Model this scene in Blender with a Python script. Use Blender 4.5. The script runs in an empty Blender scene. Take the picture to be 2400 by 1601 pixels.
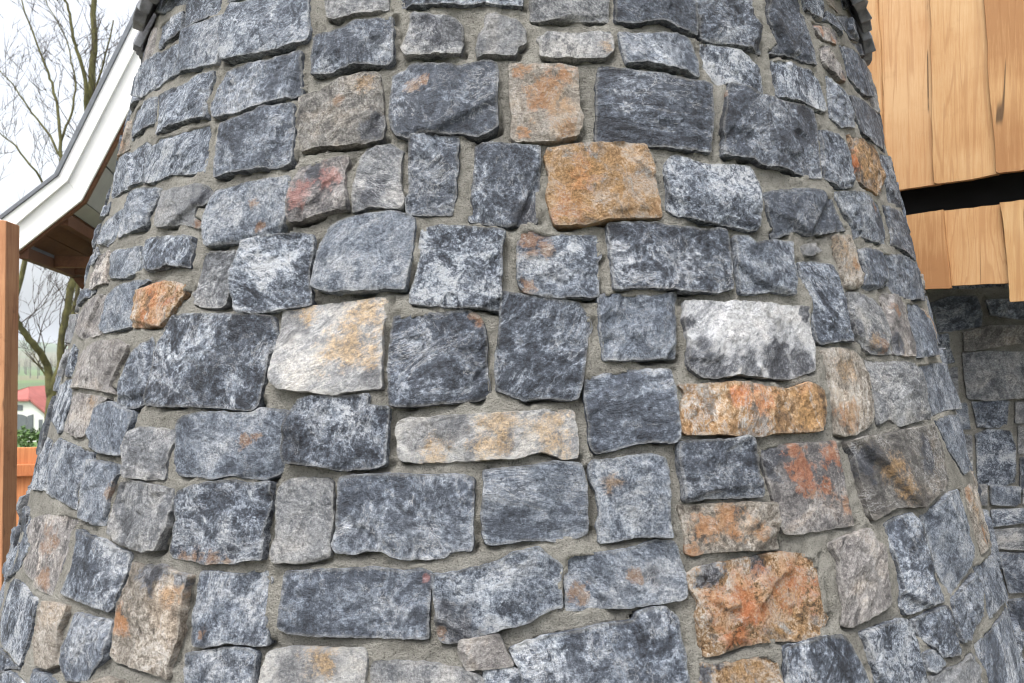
import bpy, math, random
import numpy as np
from mathutils import Matrix, Vector

# ------------------------------------------------------------------ camera, sky, sun, exposure
scene = bpy.context.scene
EYE = 1.6
cam_data = bpy.data.cameras.new('camera')
cam = bpy.data.objects.new('camera', cam_data)
scene.collection.objects.link(cam)
cam.location = (0, 0, EYE)
cam.rotation_euler = (math.radians(90) + math.atan(30 / 1800.0), 0, 0)
cam_data.sensor_width = 36
cam_data.lens = 27
cam_data.clip_start = 0.05
cam_data.clip_end = 20000
cam_data.dof.use_dof = True
cam_data.dof.focus_distance = 1.75
cam_data.dof.aperture_fstop = 7.0
scene.camera = cam

SUN_EL, SUN_AZ = 62.0, 208.0          # degrees; azimuth clockwise from +Y (behind the camera, a little left)
world = bpy.data.worlds.new('World')
scene.world = world
world.use_nodes = True
wn, wl = world.node_tree.nodes, world.node_tree.links
wn.clear()
sky = wn.new('ShaderNodeTexSky')
sky.sky_type = 'NISHITA'
sky.sun_disc = False
sky.sun_elevation = math.radians(SUN_EL)
sky.sun_rotation = math.radians(SUN_AZ)
sky.air_density = 1.0
sky.dust_density = 6.0
sky.ozone_density = 1.0
hs = wn.new('ShaderNodeHueSaturation')
hs.inputs['Saturation'].default_value = 0.28      # an overcast, milky sky
wl.new(sky.outputs[0], hs.inputs['Color'])
bg = wn.new('ShaderNodeBackground')
bg.inputs['Strength'].default_value = 0.15
wl.new(hs.outputs[0], bg.inputs['Color'])
wo = wn.new('ShaderNodeOutputWorld')
wl.new(bg.outputs[0], wo.inputs['Surface'])

sun_data = bpy.data.lights.new('sun', 'SUN')
sun_data.energy = 0.6
sun_data.angle = math.radians(18)
sun_data.color = (1.0, 0.965, 0.92)
sun = bpy.data.objects.new('sun', sun_data)
scene.collection.objects.link(sun)
el, az = math.radians(SUN_EL), math.radians(SUN_AZ)
sdir = Vector((math.sin(az) * math.cos(el), math.cos(az) * math.cos(el), math.sin(el)))
sun.rotation_euler = sdir.to_track_quat('Z', 'Y').to_euler()
sun.location = sdir * 30

vs = scene.view_settings
vs.view_transform = 'Standard'
vs.look = 'None'
vs.exposure = 1.5
vs.gamma = 1.0
vs.use_curve_mapping = False
scene.cycles.use_adaptive_sampling = True
scene.cycles.adaptive_threshold = 0.02
scene.cycles.use_denoising = True
scene.cycles.filter_width = 1.0
scene.cycles.max_bounces = 4
scene.cycles.diffuse_bounces = 3
scene.cycles.glossy_bounces = 2

rng = np.random.default_rng(7)
random.seed(7)
COL = scene.collection.objects


# ------------------------------------------------------------------ helpers
def tag(o, label=None, cat=None, group=None, kind=None):
    if label: o['label'] = label
    if cat: o['category'] = cat
    if group: o['group'] = group
    if kind: o['kind'] = kind
    return o


def empty(name, loc):
    o = bpy.data.objects.new(name, None)
    o.empty_display_size = 0.2
    o.location = loc
    COL.link(o)
    return o


def mesh_obj(name, V, Fc, mat, parent=None, smooth=False, matrix=None):
    """V (n,3) in world (or in the frame of matrix), Fc (m,k) one polygon size or a list of lists"""
    me = bpy.data.meshes.new(name)
    V = np.asarray(V, dtype=np.float32)
    me.vertices.add(len(V))
    me.vertices.foreach_set('co', V.ravel())
    if isinstance(Fc, np.ndarray):
        k = Fc.shape[1]
        idx = Fc.astype(np.int32).ravel()
        starts = np.arange(0, len(idx), k, dtype=np.int32)
        totals = np.full(len(Fc), k, dtype=np.int32)
    else:
        idx = np.array([i for f in Fc for i in f], dtype=np.int32)
        totals = np.array([len(f) for f in Fc], dtype=np.int32)
        starts = np.concatenate([[0], np.cumsum(totals)[:-1]]).astype(np.int32)
    me.loops.add(len(idx))
    me.loops.foreach_set('vertex_index', idx)
    me.polygons.add(len(starts))
    me.polygons.foreach_set('loop_start', starts)
    me.polygons.foreach_set('loop_total', totals)
    me.polygons.foreach_set('use_smooth', np.full(len(starts), smooth))
    me.update(calc_edges=True)
    me.validate()
    if mat: me.materials.append(mat)
    o = bpy.data.objects.new(name, me)
    COL.link(o)
    m = matrix if matrix is not None else Matrix.Identity(4)
    if parent is not None:
        o.parent = parent
        pw = PW.get(parent.name)
        if pw is None:
            pw = Matrix.Translation(parent.location) if parent.parent is None else Matrix.Identity(4)
        o.matrix_basis = pw.inverted() @ m
    else:
        o.matrix_basis = m
    PW[o.name] = m
    return o


PW = {}


class MB:
    """collects simple solids into one mesh"""
    def __init__(s):
        s.V, s.F = [], []

    def add(s, V, F):
        n = len(s.V)
        s.V += [tuple(v) for v in V]
        s.F += [[i + n for i in f] for f in F]
        return s

    def prism(s, A, B):
        """A, B: two matching rings of points"""
        n = len(A)
        F = [list(range(n - 1, -1, -1)), list(range(n, 2 * n))]
        F += [[i, (i + 1) % n, n + (i + 1) % n, n + i] for i in range(n)]
        return s.add(list(A) + list(B), F)

    def box(s, c, x, y, z):
        """centre and three half-axis vectors"""
        c, x, y, z = (np.array(a, float) for a in (c, x, y, z))
        return s.prism([c - x - y - z, c + x - y - z, c + x + y - z, c - x + y - z],
                       [c - x - y + z, c + x - y + z, c + x + y + z, c - x + y + z])

    def tube(s, P, R, n=6):
        P = [np.array(p, float) for p in P]
        rings = []
        for i, p in enumerate(P):
            d = P[min(i + 1, len(P) - 1)] - P[max(i - 1, 0)]
            d /= (np.linalg.norm(d) + 1e-9)
            a = np.cross(d, (0.31, 0.9, 0.2)); a /= np.linalg.norm(a) + 1e-9
            b = np.cross(d, a)
            rings.append([p + R[i] * (math.cos(2 * math.pi * k / n) * a + math.sin(2 * math.pi * k / n) * b) for k in range(n)])
        base = len(s.V)
        for r in rings: s.V += [tuple(v) for v in r]
        for i in range(len(P) - 1):
            for k in range(n):
                s.F.append([base + i * n + k, base + i * n + (k + 1) % n, base + (i + 1) * n + (k + 1) % n, base + (i + 1) * n + k])
        s.F.append([base + k for k in range(n)][::-1])
        s.F.append([base + (len(P) - 1) * n + k for k in range(n)])
        return s

    def build(s, name, mat, parent=None, smooth=False, bevel=0.0):
        o = mesh_obj(name, np.array(s.V), s.F, mat, parent, smooth)
        if bevel:
            b = o.modifiers.new('bevel', 'BEVEL'); b.width = bevel; b.segments = 2; b.limit_method = 'ANGLE'
        return o


# numpy gradient noise
_perm = rng.permutation(256).astype(np.int32)
_perm = np.concatenate([_perm, _perm])
_grad = rng.normal(size=(256, 3)); _grad /= np.linalg.norm(_grad, axis=1)[:, None]


def pnoise(P):
    I = np.floor(P).astype(np.int64)
    f = P - I
    I &= 255
    u = f * f * f * (f * (f * 6 - 15) + 10)
    out = 0
    for dx in (0, 1):
        wx = u[:, 0] if dx else 1 - u[:, 0]
        hx = _perm[(I[:, 0] + dx) & 255]
        for dy in (0, 1):
            wy = u[:, 1] if dy else 1 - u[:, 1]
            hy = _perm[(hx + I[:, 1] + dy) & 255]
            for dz in (0, 1):
                wz = u[:, 2] if dz else 1 - u[:, 2]
                g = _grad[_perm[(hy + I[:, 2] + dz) & 255] & 255]
                d = g[:, 0] * (f[:, 0] - dx) + g[:, 1] * (f[:, 1] - dy) + g[:, 2] * (f[:, 2] - dz)
                out = out + wx * wy * wz * d
    return out * 1.5


def fbm(P, oct=4, lac=2.03, gain=0.5, ridged=False):
    s, a = 0, 1.0
    P = P.copy()
    for _ in range(oct):
        n = pnoise(P)
        if ridged: n = 0.5 - np.abs(n) * 1.6
        s = s + a * n
        P = P * lac + 17.3
        a *= gain
    return s


# ------------------------------------------------------------------ materials
def new_mat(name):
    m = bpy.data.materials.new(name)
    m.use_nodes = True
    nt = m.node_tree
    nt.nodes.clear()
    out = nt.nodes.new('ShaderNodeOutputMaterial')
    bs = nt.nodes.new('ShaderNodeBsdfPrincipled')
    nt.links.new(bs.outputs[0], out.inputs['Surface'])
    return m, nt, bs


class NB:
    def __init__(s, nt): s.nt = nt

    def n(s, t, **kw):
        nd = s.nt.nodes.new(t)
        for k, v in kw.items(): setattr(nd, k, v)
        return nd

    def set(s, sock, v):
        if isinstance(v, bpy.types.NodeSocket): s.nt.links.new(v, sock)
        elif v is not None: sock.default_value = v

    def math(s, op, a, b=None, c=None, clamp=False):
        nd = s.n('ShaderNodeMath', operation=op, use_clamp=clamp)
        s.set(nd.inputs[0], a); s.set(nd.inputs[1], b)
        if c is not None: s.set(nd.inputs[2], c)
        return nd.outputs[0]

    def vmath(s, op, a, b=None, scale=None):
        nd = s.n('ShaderNodeVectorMath', operation=op)
        s.set(nd.inputs[0], a)
        if b is not None: s.set(nd.inputs[1], b)
        if scale is not None: s.set(nd.inputs['Scale'], scale)
        return nd.outputs[0]

    def noise(s, vec, scale, detail=4, rough=0.55, dist=0.0, col=False):
        nd = s.n('ShaderNodeTexNoise')
        s.set(nd.inputs['Vector'], vec)
        nd.inputs['Scale'].default_value = scale
        nd.inputs['Detail'].default_value = detail
        nd.inputs['Roughness'].default_value = rough
        nd.inputs['Distortion'].default_value = dist
        return nd.outputs['Color' if col else 'Fac']

    def ramp(s, fac, stops, interp='LINEAR'):
        nd = s.n('ShaderNodeValToRGB')
        s.set(nd.inputs[0], fac)
        cr = nd.color_ramp
        cr.interpolation = interp
        while len(cr.elements) < len(stops): cr.elements.new(0.5)
        for e, (p, c) in zip(cr.elements, stops):
            e.position = p
            e.color = (c[0], c[1], c[2], 1) if not isinstance(c, (int, float)) else (c, c, c, 1)
        return nd.outputs[0]

    def smooth(s, x, a, b, o0=0.0, o1=1.0):
        nd = s.n('ShaderNodeMapRange', interpolation_type='SMOOTHSTEP')
        s.set(nd.inputs[0], x)
        for i, v in enumerate((a, b, o0, o1)): s.set(nd.inputs[i + 1], v)
        return nd.outputs[0]

    def mix(s, f, a, b, blend='MIX'):
        nd = s.n('ShaderNodeMix', data_type='RGBA', blend_type=blend)
        s.set(nd.inputs['Factor'], f)
        for k, v in ((6, a), (7, b)):
            s.set(nd.inputs[k], v if isinstance(v, bpy.types.NodeSocket) else (v[0], v[1], v[2], 1))
        return nd.outputs[2]

    def bump(s, h, strength, dist, normal=None):
        nd = s.n('ShaderNodeBump')
        nd.inputs['Strength'].default_value = strength
        nd.inputs['Distance'].default_value = dist
        s.set(nd.inputs['Height'], h)
        if normal is not None: s.set(nd.inputs['Normal'], normal)
        return nd.outputs[0]


def stone_mat(name, dark, mid, light, pale, bias=0.0, contrast=1.0, film=0.25, rust=(0.17, 0.085, 0.045), rust2=(0.21, 0.145, 0.10), warm=0.0, yel=(0.22, 0.135, 0.06), darkmix=0.95, grey=0.0):
    m, nt, bs = new_mat(name)
    b = NB(nt)
    tc = b.n('ShaderNodeTexCoord').outputs['Object']
    rnd = b.n('ShaderNodeObjectInfo').outputs['Random']
    off = b.n('ShaderNodeCombineXYZ')
    b.set(off.inputs[0], b.math('MULTIPLY', rnd, 71.0)); b.set(off.inputs[1], b.math('MULTIPLY', rnd, 133.0)); b.set(off.inputs[2], b.math('MULTIPLY', rnd, 37.0))
    r2 = b.math('FRACT', b.math('MULTIPLY', rnd, 57.31)); r3 = b.math('FRACT', b.math('MULTIPLY', rnd, 91.77))
    tc = b.vmath('SCALE', tc, None, b.math('MULTIPLY_ADD', r2, 0.9, 0.6))
    P = b.vmath('ADD', tc, off.outputs[0])
    rot = b.n('ShaderNodeVectorRotate', rotation_type='Z_AXIS')
    b.set(rot.inputs['Vector'], tc); b.set(rot.inputs['Angle'], b.math('MULTIPLY', rnd, 41.0))
    sq = b.n('ShaderNodeCombineXYZ', ); sq.inputs[0].default_value = 1.0; sq.inputs[2].default_value = 1.0
    b.set(sq.inputs[1], b.math('MULTIPLY_ADD', b.math('FRACT', b.math('MULTIPLY', rnd, 23.9)), 0.75, 0.3))
    Q = b.vmath('ADD', b.vmath('MULTIPLY', rot.outputs[0], sq.outputs[0]), off.outputs[0])
    at = b.n('ShaderNodeAttribute', attribute_name='patch')
    sp = b.n('ShaderNodeSeparateColor'); b.set(sp.inputs[0], at.outputs['Color'])
    a_rust, a_light, a_dark = sp.outputs
    at2 = b.n('ShaderNodeAttribute', attribute_name='tint')
    sp2 = b.n('ShaderNodeSeparateColor'); b.set(sp2.inputs[0], at2.outputs['Color'])
    a_yel, a_red, a_edge = sp2.outputs

    n1 = b.noise(P, 9, 3, 0.6, 0.6)
    n2 = b.noise(Q, 38, 6, 0.76, 0.45)
    n3 = b.noise(P, 130, 4, 0.8)
    n5 = b.noise(Q, 17, 6, 0.72, 0.7)
    # thin crinkled crests of pale calcite where the noise fields cross their middle
    c2 = b.math('SUBTRACT', 1.0, b.math('MULTIPLY', b.math('ABSOLUTE', b.math('SUBTRACT', n2, 0.52)), 9.0), clamp=True)
    c5 = b.math('SUBTRACT', 1.0, b.math('MULTIPLY', b.math('ABSOLUTE', b.math('SUBTRACT', n5, 0.50)), 13.0), clamp=True)
    tone = b.math('ADD', b.math('MULTIPLY', n1, 0.85), b.math('MULTIPLY', n2, 0.42))
    tone = b.math('ADD', tone, b.math('MULTIPLY', n3, 0.95))
    tone = b.math('ADD', tone, b.math('MULTIPLY', n5, 0.72))
    tone = b.math('ADD', tone, b.math('MULTIPLY', b.math('MULTIPLY', c2, n1), 0.36))
    tone = b.math('ADD', tone, b.math('MULTIPLY', b.math('MULTIPLY', c5, n3), 0.40))
    tone = b.math('MULTIPLY_ADD', b.math('SUBTRACT', tone, 1.645), b.math('MULTIPLY', b.math('MULTIPLY_ADD', r3, 0.65, 0.55), 1.15 * contrast), 0.5 + bias)
    tone = b.math('ADD', tone, b.math('MULTIPLY', b.math('SUBTRACT', r2, 0.5), 0.20))
    nn = b.math('MULTIPLY', b.math('SUBTRACT', b.math('ADD', n2, n3), 1.0), 1.6)
    lm = b.smooth(b.math('ADD', a_light, b.math('MULTIPLY', nn, 0.8)), 0.25, 0.75)
    dm = b.math('MULTIPLY', b.math('MULTIPLY', b.smooth(a_dark, 0.02, 0.2), darkmix), b.smooth(b.math('ADD', a_dark, b.math('MULTIPLY', nn, 1.1)), 0.25, 0.75))
    tone = b.math('ADD', tone, b.math('MULTIPLY', lm, 0.15))
    col = b.ramp(tone, [(0.12, dark), (0.44, mid), (0.66, light), (0.92, pale)])
    # warm and cool drift of the limestone
    hue = n1
    col = b.mix(b.math('MULTIPLY', b.smooth(hue, 0.45, 0.7), 0.45 + warm), col, b.mix(1.0, col, (1.10, 1.0, 0.90), 'MULTIPLY'))
    if grey:
        gz_ = b.ramp(tone, [(0.12, (0.045, 0.044, 0.046)), (0.5, (0.15, 0.145, 0.14)), (0.75, (0.27, 0.262, 0.25)), (0.95, (0.46, 0.455, 0.44))])
        gm = b.smooth(b.math('ADD', n5, b.math('MULTIPLY', b.math('SUBTRACT', n3, 0.5), 0.5)), 0.50, 0.62)
        col = b.mix(b.math('MULTIPLY', gm, grey), col, gz_)
    # dark zones where the pale skin has split off
    dk = b.ramp(tone, [(0.12, (0.016, 0.0175, 0.023)), (0.55, (0.052, 0.056, 0.069)), (0.9, (0.17, 0.18, 0.20))])
    col = b.mix(dm, col, dk)
    # iron stains
    ns = b.math('MULTIPLY', b.math('SUBTRACT', b.math('ADD', n2, n5), 1.0), 2.4)
    rs = b.math('MULTIPLY', b.math('ADD', a_rust, b.math('MULTIPLY', b.math('ADD', ns, nn), 0.8)), b.smooth(a_rust, 0.02, 0.25))
    rm = b.smooth(rs, 0.18, 0.80)
    rc = b.mix(b.smooth(b.math('ADD', n3, n1), 0.85, 1.2), rust, rust2)
    rc = b.mix(b.smooth(n2, 0.56, 0.68), rc, (0.36, 0.325, 0.29))
    rc = b.mix(b.smooth(n5, 0.34, 0.44, 1.0, 0.0), rc, (0.12, 0.078, 0.056))
    col = b.mix(b.math('MULTIPLY', rm, 0.85), col, rc)
    ys = b.math('MULTIPLY', b.smooth(b.math('ADD', a_yel, b.math('MULTIPLY', nn, 1.3)), 0.1, 1.05), b.smooth(a_yel, 0.02, 0.25))
    yc = b.mix(b.smooth(n3, 0.4, 0.62), yel, tuple(x * 1.45 for x in yel))
    yc = b.mix(b.smooth(n5, 0.55, 0.66), yc, (0.30, 0.29, 0.275))
    col = b.mix(b.math('MULTIPLY', ys, 0.62), col, yc)
    xs = b.math('MULTIPLY', b.smooth(b.math('ADD', a_red, b.math('MULTIPLY', nn, 1.2)), 0.2, 0.85), b.smooth(a_red, 0.02, 0.25))
    col = b.mix(b.math('MULTIPLY', xs, 0.6), col, (0.23, 0.095, 0.08))
    # calcite veins: thin, broken, pale
    rid = b.math('ABSOLUTE', b.math('SUBTRACT', n5, 0.53))
    hair = b.math('MULTIPLY', b.smooth(rid, 0.002, 0.016, 1.0, 0.0), b.smooth(n1, 0.40, 0.58))
    rid2 = b.math('ABSOLUTE', b.math('SUBTRACT', n2, 0.57))
    hair2 = b.math('MULTIPLY', b.smooth(rid2, 0.002, 0.018, 1.0, 0.0), b.smooth(n5, 0.42, 0.60))
    vv = b.math('MAXIMUM', b.math('MULTIPLY', hair, 0.55), b.math('MULTIPLY', hair2, 0.45))
    col = b.mix(vv, col, (0.38, 0.385, 0.395))
    # grain
    gr = b.math('MULTIPLY_ADD', b.math('SUBTRACT', n3, 0.5), 1.3, 1.0)
    gc = b.n('ShaderNodeCombineColor')
    for i in range(3): b.set(gc.inputs[i], gr)
    col = b.mix(0.8, col, gc.outputs[0], 'MULTIPLY')
    # cement film left on the arrises by the pointing
    ef = b.smooth(b.math('ADD', a_edge, b.math('MULTIPLY', nn, 0.7)), 0.35, 0.95)
    col = b.mix(b.math('MULTIPLY', ef, film), col, (0.27, 0.262, 0.235))
    nt.links.new(col, bs.inputs['Base Color'])
    bs.inputs['Roughness'].default_value = 0.72
    bs.inputs['Specular IOR Level'].default_value = 0.35
    h = b.math('ADD', b.math('MULTIPLY', b.math('ABSOLUTE', b.math('SUBTRACT', n2, 0.5)), 1.5), b.math('MULTIPLY', n3, 0.5))
    nt.links.new(b.bump(h, 1.0, 0.013), bs.inputs['Normal'])
    return m


BL = ((0.0165, 0.0195, 0.027), (0.060, 0.071, 0.093), (0.163, 0.189, 0.231), (0.36, 0.395, 0.445))
ORG = dict(rust=(0.37, 0.118, 0.038), rust2=(0.41, 0.235, 0.125))
MS = {
    'd': stone_mat('blue_grey_limestone', *BL, bias=0.05),
    'D': stone_mat('dark_limestone', *BL, bias=-0.08, contrast=0.9),
    'l': stone_mat('pale_grey_limestone', (0.048, 0.051, 0.058), (0.125, 0.132, 0.146), (0.22, 0.228, 0.24), (0.36, 0.368, 0.375), bias=0.02, contrast=0.9),
    'p': stone_mat('pinkish_limestone', (0.05, 0.048, 0.052), (0.145, 0.137, 0.136), (0.25, 0.237, 0.232), (0.38, 0.37, 0.36), bias=0.05, warm=0.4),
    'b': stone_mat('brown_grey_limestone', (0.036, 0.034, 0.035), (0.092, 0.088, 0.085), (0.17, 0.163, 0.152), (0.31, 0.305, 0.29), bias=0.0, warm=0.4, rust=(0.22, 0.125, 0.07)),
    'r': stone_mat('reddish_limestone', (0.045, 0.043, 0.048), (0.12, 0.114, 0.116), (0.22, 0.208, 0.204), (0.36, 0.345, 0.335), bias=0.03, warm=0.4, rust=(0.25, 0.09, 0.042), rust2=(0.27, 0.155, 0.09)),
    't': stone_mat('tan_limestone', (0.06, 0.052, 0.045), (0.165, 0.145, 0.123), (0.275, 0.25, 0.22), (0.39, 0.375, 0.35), bias=0.05, warm=0.5, rust=(0.28, 0.13, 0.052), rust2=(0.30, 0.19, 0.105)),
    'o': stone_mat('ochre_limestone', (0.07, 0.045, 0.027), (0.215, 0.128, 0.062), (0.32, 0.222, 0.132), (0.46, 0.415, 0.365), bias=0.0, warm=0.4, film=0.2, yel=(0.25, 0.145, 0.058), grey=0.85, contrast=1.25, **ORG),
    'w': stone_mat('cream_limestone', (0.10, 0.104, 0.116), (0.265, 0.27, 0.28), (0.40, 0.40, 0.395), (0.52, 0.52, 0.51), bias=0.04, film=0.2, yel=(0.33, 0.215, 0.095), darkmix=0.6),
    'W': stone_mat('white_limestone', (0.16, 0.168, 0.185), (0.32, 0.33, 0.35), (0.42, 0.43, 0.45), (0.50, 0.51, 0.53), bias=0.10, film=0.2),
}


def mortar_mat():
    m, nt, bs = new_mat('grey_mortar')
    b = NB(nt)
    P = b.n('ShaderNodeTexCoord').outputs['Object']
    n1 = b.noise(P, 7, 5, 0.6)
    n2 = b.noise(P, 60, 5, 0.75, 0.5)
    n3 = b.noise(P, 260, 3, 0.75)
    t = b.math('ADD', b.math('MULTIPLY', n1, 0.4), b.math('ADD', b.math('MULTIPLY', n2, 0.35), b.math('MULTIPLY', n3, 0.25)))
    col = b.ramp(t, [(0.36, (0.17, 0.165, 0.147)), (0.5, (0.295, 0.286, 0.257)), (0.63, (0.40, 0.39, 0.353))])
    pit = b.smooth(n3, 0.33, 0.43, 1.0, 0.0)
    col = b.mix(b.math('MULTIPLY', pit, 0.6), col, (0.055, 0.05, 0.045))
    nt.links.new(col, bs.inputs['Base Color'])
    bs.inputs['Roughness'].default_value = 0.95
    bs.inputs['Specular IOR Level'].default_value = 0.15
    h = b.math('ADD', b.math('MULTIPLY', n2, 1.0), n3)
    nt.links.new(b.bump(h, 1.0, 0.018), bs.inputs['Normal'])
    return m


M_MORTAR = mortar_mat()


def wood_mat(name, c0, c1, c2, axis=2, ring=26.0, dirt=0.25, rough=0.7):
    """long grain along local axis: stretched noise bands with knots"""
    m, nt, bs = new_mat(name)
    b = NB(nt)
    tc = b.n('ShaderNodeTexCoord').outputs['Object']
    rnd = b.n('ShaderNodeObjectInfo').outputs['Random']
    off = b.n('ShaderNodeCombineXYZ')
    for i, k in enumerate((31.0, 57.0, 93.0)): b.set(off.inputs[i], b.math('MULTIPLY', rnd, k))
    P = b.vmath('ADD', tc, off.outputs[0])
    sc = [1.0, 1.0, 1.0]; sc[axis] = 0.045
    sc2 = [1.0, 1.0, 1.0]; sc2[axis] = 0.30
    G = b.vmath('MULTIPLY', P, tuple(sc))
    # knots bend the grain
    kn = b.n('ShaderNodeTexVoronoi', feature='F1')
    b.set(kn.inputs['Vector'], b.vmath('MULTIPLY', P, tuple(sc2))); kn.inputs['Scale'].default_value = 3.4
    kd = kn.outputs['Distance']
    bend = b.math('MULTIPLY', b.smooth(kd, 0.0, 0.30, 1.0, 0.0), 0.34)
    g1 = b.noise(G, 9.0, 3, 0.5, 0.4)
    ph = b.math('ADD', b.math('MULTIPLY', g1, ring * 0.35), b.math('MULTIPLY', bend, 9.0))
    rings = b.math('FRACT', ph)
    rings = b.smooth(b.math('PINGPONG', rings, 0.5), 0.05, 0.5)
    fib = b.noise(G, 170.0, 4, 0.75)
    big = b.noise(P, 3.0, 3, 0.5)
    t = b.math('ADD', b.math('MULTIPLY', fib, 0.40), b.math('MULTIPLY', big, 0.5))
    t = b.math('ADD', t, b.math('MULTIPLY', b.math('SUBTRACT', rnd, 0.5), 0.24))
    col = b.ramp(t, [(0.30, c0), (0.45, c1), (0.62, c2)])
    late = b.math('MULTIPLY', b.smooth(rings, 0.70, 1.0), b.smooth(fib, 0.30, 0.60))
    col = b.mix(b.math('MULTIPLY', late, 0.42), col, (c0[0] * 0.80, c0[1] * 0.70, c0[2] * 0.62))
    col = b.mix(b.math('MULTIPLY', b.math('FRACT', b.math('MULTIPLY', rnd, 37.7)), 0.5), col, b.mix(1.0, col, (1.04, 0.93, 0.98), 'MULTIPLY'))
    knot = b.smooth(kd, 0.018, 0.045, 1.0, 0.0)
    col = b.mix(b.math('MULTIPLY', knot, 0.75), col, (c0[0] * 0.42, c0[1] * 0.33, c0[2] * 0.3))
    halo = b.math('MULTIPLY', b.smooth(kd, 0.03, 0.12, 1.0, 0.0), 0.45)
    col = b.mix(halo, col, c0)
    ck = b.math('MULTIPLY', b.smooth(b.math('ABSOLUTE', b.math('SUBTRACT', b.noise(G, 5.0, 2, 0.4), 0.5)), 0.0015, 0.006, 1.0, 0.0), b.smooth(big, 0.52, 0.6))
    col = b.mix(b.math('MULTIPLY', ck, 0.8), col, (0.03, 0.018, 0.01))
    di = b.noise(P, 14, 4, 0.7)
    col = b.mix(b.math('MULTIPLY', b.smooth(di, 0.55, 0.75), dirt), col, (c0[0] * 0.45, c0[1] * 0.4, c0[2] * 0.4))
    nt.links.new(col, bs.inputs['Base Color'])
    bs.inputs['Roughness'].default_value = rough
    bs.inputs['Specular IOR Level'].default_value = 0.25
    nt.links.new(b.bump(b.math('ADD', b.math('MULTIPLY', fib, 0.6), b.math('MULTIPLY', rings, 0.3)), 0.35, 0.003), bs.inputs['Normal'])
    return m


def plain_mat(name, c, var=0.12, scale=8, rough=0.7, spec=0.3, bumpd=0.0, bscale=60):
    m, nt, bs = new_mat(name)
    b = NB(nt)
    P = b.n('ShaderNodeTexCoord').outputs['Object']
    n1 = b.noise(P, scale, 6, 0.6)
    lo = tuple(x * (1 - var) for x in c); hi = tuple(min(1, x * (1 + var)) for x in c)
    nt.links.new(b.ramp(n1, [(0.3, lo), (0.7, hi)]), bs.inputs['Base Color'])
    bs.inputs['Roughness'].default_value = rough
    bs.inputs['Specular IOR Level'].default_value = spec
    if bumpd: nt.links.new(b.bump(b.noise(P, bscale, 6, 0.65), 0.7, bumpd), bs.inputs['Normal'])
    return m


# ------------------------------------------------------------------ the setting: ground and far hills
def ground_mat():
    m, nt, bs = new_mat('fields')
    b = NB(nt)
    P = b.n('ShaderNodeTexCoord').outputs['Object']
    vo = b.n('ShaderNodeTexVoronoi', feature='F1'); b.set(vo.inputs['Vector'], P); vo.inputs['Scale'].default_value = 0.009
    sp = b.n('ShaderNodeSeparateColor'); b.set(sp.inputs[0], vo.outputs['Color'])
    f = b.ramp(sp.outputs[0], [(0.0, (0.085, 0.15, 0.035)), (0.4, (0.10, 0.17, 0.04)), (0.6, (0.14, 0.13, 0.06)), (0.8, (0.07, 0.11, 0.035))], 'CONSTANT')
    n = b.noise(P, 0.6, 8, 0.7)
    n2 = b.noise(P, 9, 6, 0.7)
    f = b.mix(b.smooth(n, 0.35, 0.7), f, b.mix(1.0, f, (0.6, 0.7, 0.6), 'MULTIPLY'))
    f = b.mix(b.smooth(n2, 0.4, 0.7), f, b.mix(1.0, f, (1.3, 1.2, 1.1), 'MULTIPLY'))
    # trodden earth and gravel close to the tower
    ln = b.n('ShaderNodeVectorMath', operation='LENGTH'); b.set(ln.inputs[0], P)
    near = b.smooth(b.math('ADD', ln.outputs['Value'], b.math('MULTIPLY', n, 3.0)), 5.0, 8.5, 1.0, 0.0)
    g = b.ramp(n2, [(0.3, (0.11, 0.095, 0.075)), (0.7, (0.26, 0.24, 0.21))])
    col = b.mix(near, f, g)
    nt.links.new(col, bs.inputs['Base Color'])
    bs.inputs['Roughness'].default_value = 0.95
    return m


def ground_height(x, y):
    r = np.hypot(x, y - 1.5)
    z = -0.092 * np.clip(r - 6.5, 0, 82)
    z = z - 0.004 * np.clip(r - 90, 0, 500)
    hill = np.clip((r - 650) / 1500, 0, 1)
    hill = hill * hill * (3 - 2 * hill)
    a = np.arctan2(x, y)
    z = z + hill * (52 + 16 * np.sin(a * 7 + 1.3) + 9 * np.sin(a * 17 + 0.4))
    return z


rad = np.concatenate([[0], np.linspace(1.2, 8, 9), np.geomspace(9, 7000, 60)])
NA = 144
ang = np.linspace(0, 2 * np.pi, NA, endpoint=False)
V = [(0, 1.5, 0)]
for r in rad[1:]:
    X, Y = r * np.sin(ang), 1.5 + r * np.cos(ang)
    Z = ground_height(X, Y)
    V += list(zip(X, Y, Z))
Fg = [[0, 1 + (k + 1) % NA, 1 + k] for k in range(NA)]
for i in range(len(rad) - 2):
    a0 = 1 + i * NA
    for k in range(NA):
        Fg.append([a0 + k, a0 + (k + 1) % NA, a0 + NA + (k + 1) % NA, a0 + NA + k])
tag(mesh_obj('ground', np.array(V), Fg, ground_mat(), smooth=True), kind='structure')


# ------------------------------------------------------------------ the stone tower
AX, AY, R0, BAT = -0.025, 3.0, 1.486, 0.222
NS = math.sqrt(1 + BAT * BAT)
tower = tag(empty('stone_tower', (AX, AY, 0)), 'round battered tower of rough grey limestone blocks in sandy mortar', 'tower')


def cone(th, z, w):
    """outer face of the tower: angle, height over the eye, offset along the face normal"""
    th, z, w = np.broadcast_arrays(th, z, w)
    r = R0 - BAT * z + w / NS
    return np.stack([AX + r * np.sin(th), AY - r * np.cos(th), z + EYE + w * BAT / NS], -1)


def frame_cone(th, z):
    n = np.array([math.sin(th), -math.cos(th), BAT]) / NS
    x = np.array([math.cos(th), math.sin(th), 0.0])
    return cone(th, z, 0.0), x, np.cross(n, x), n


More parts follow.
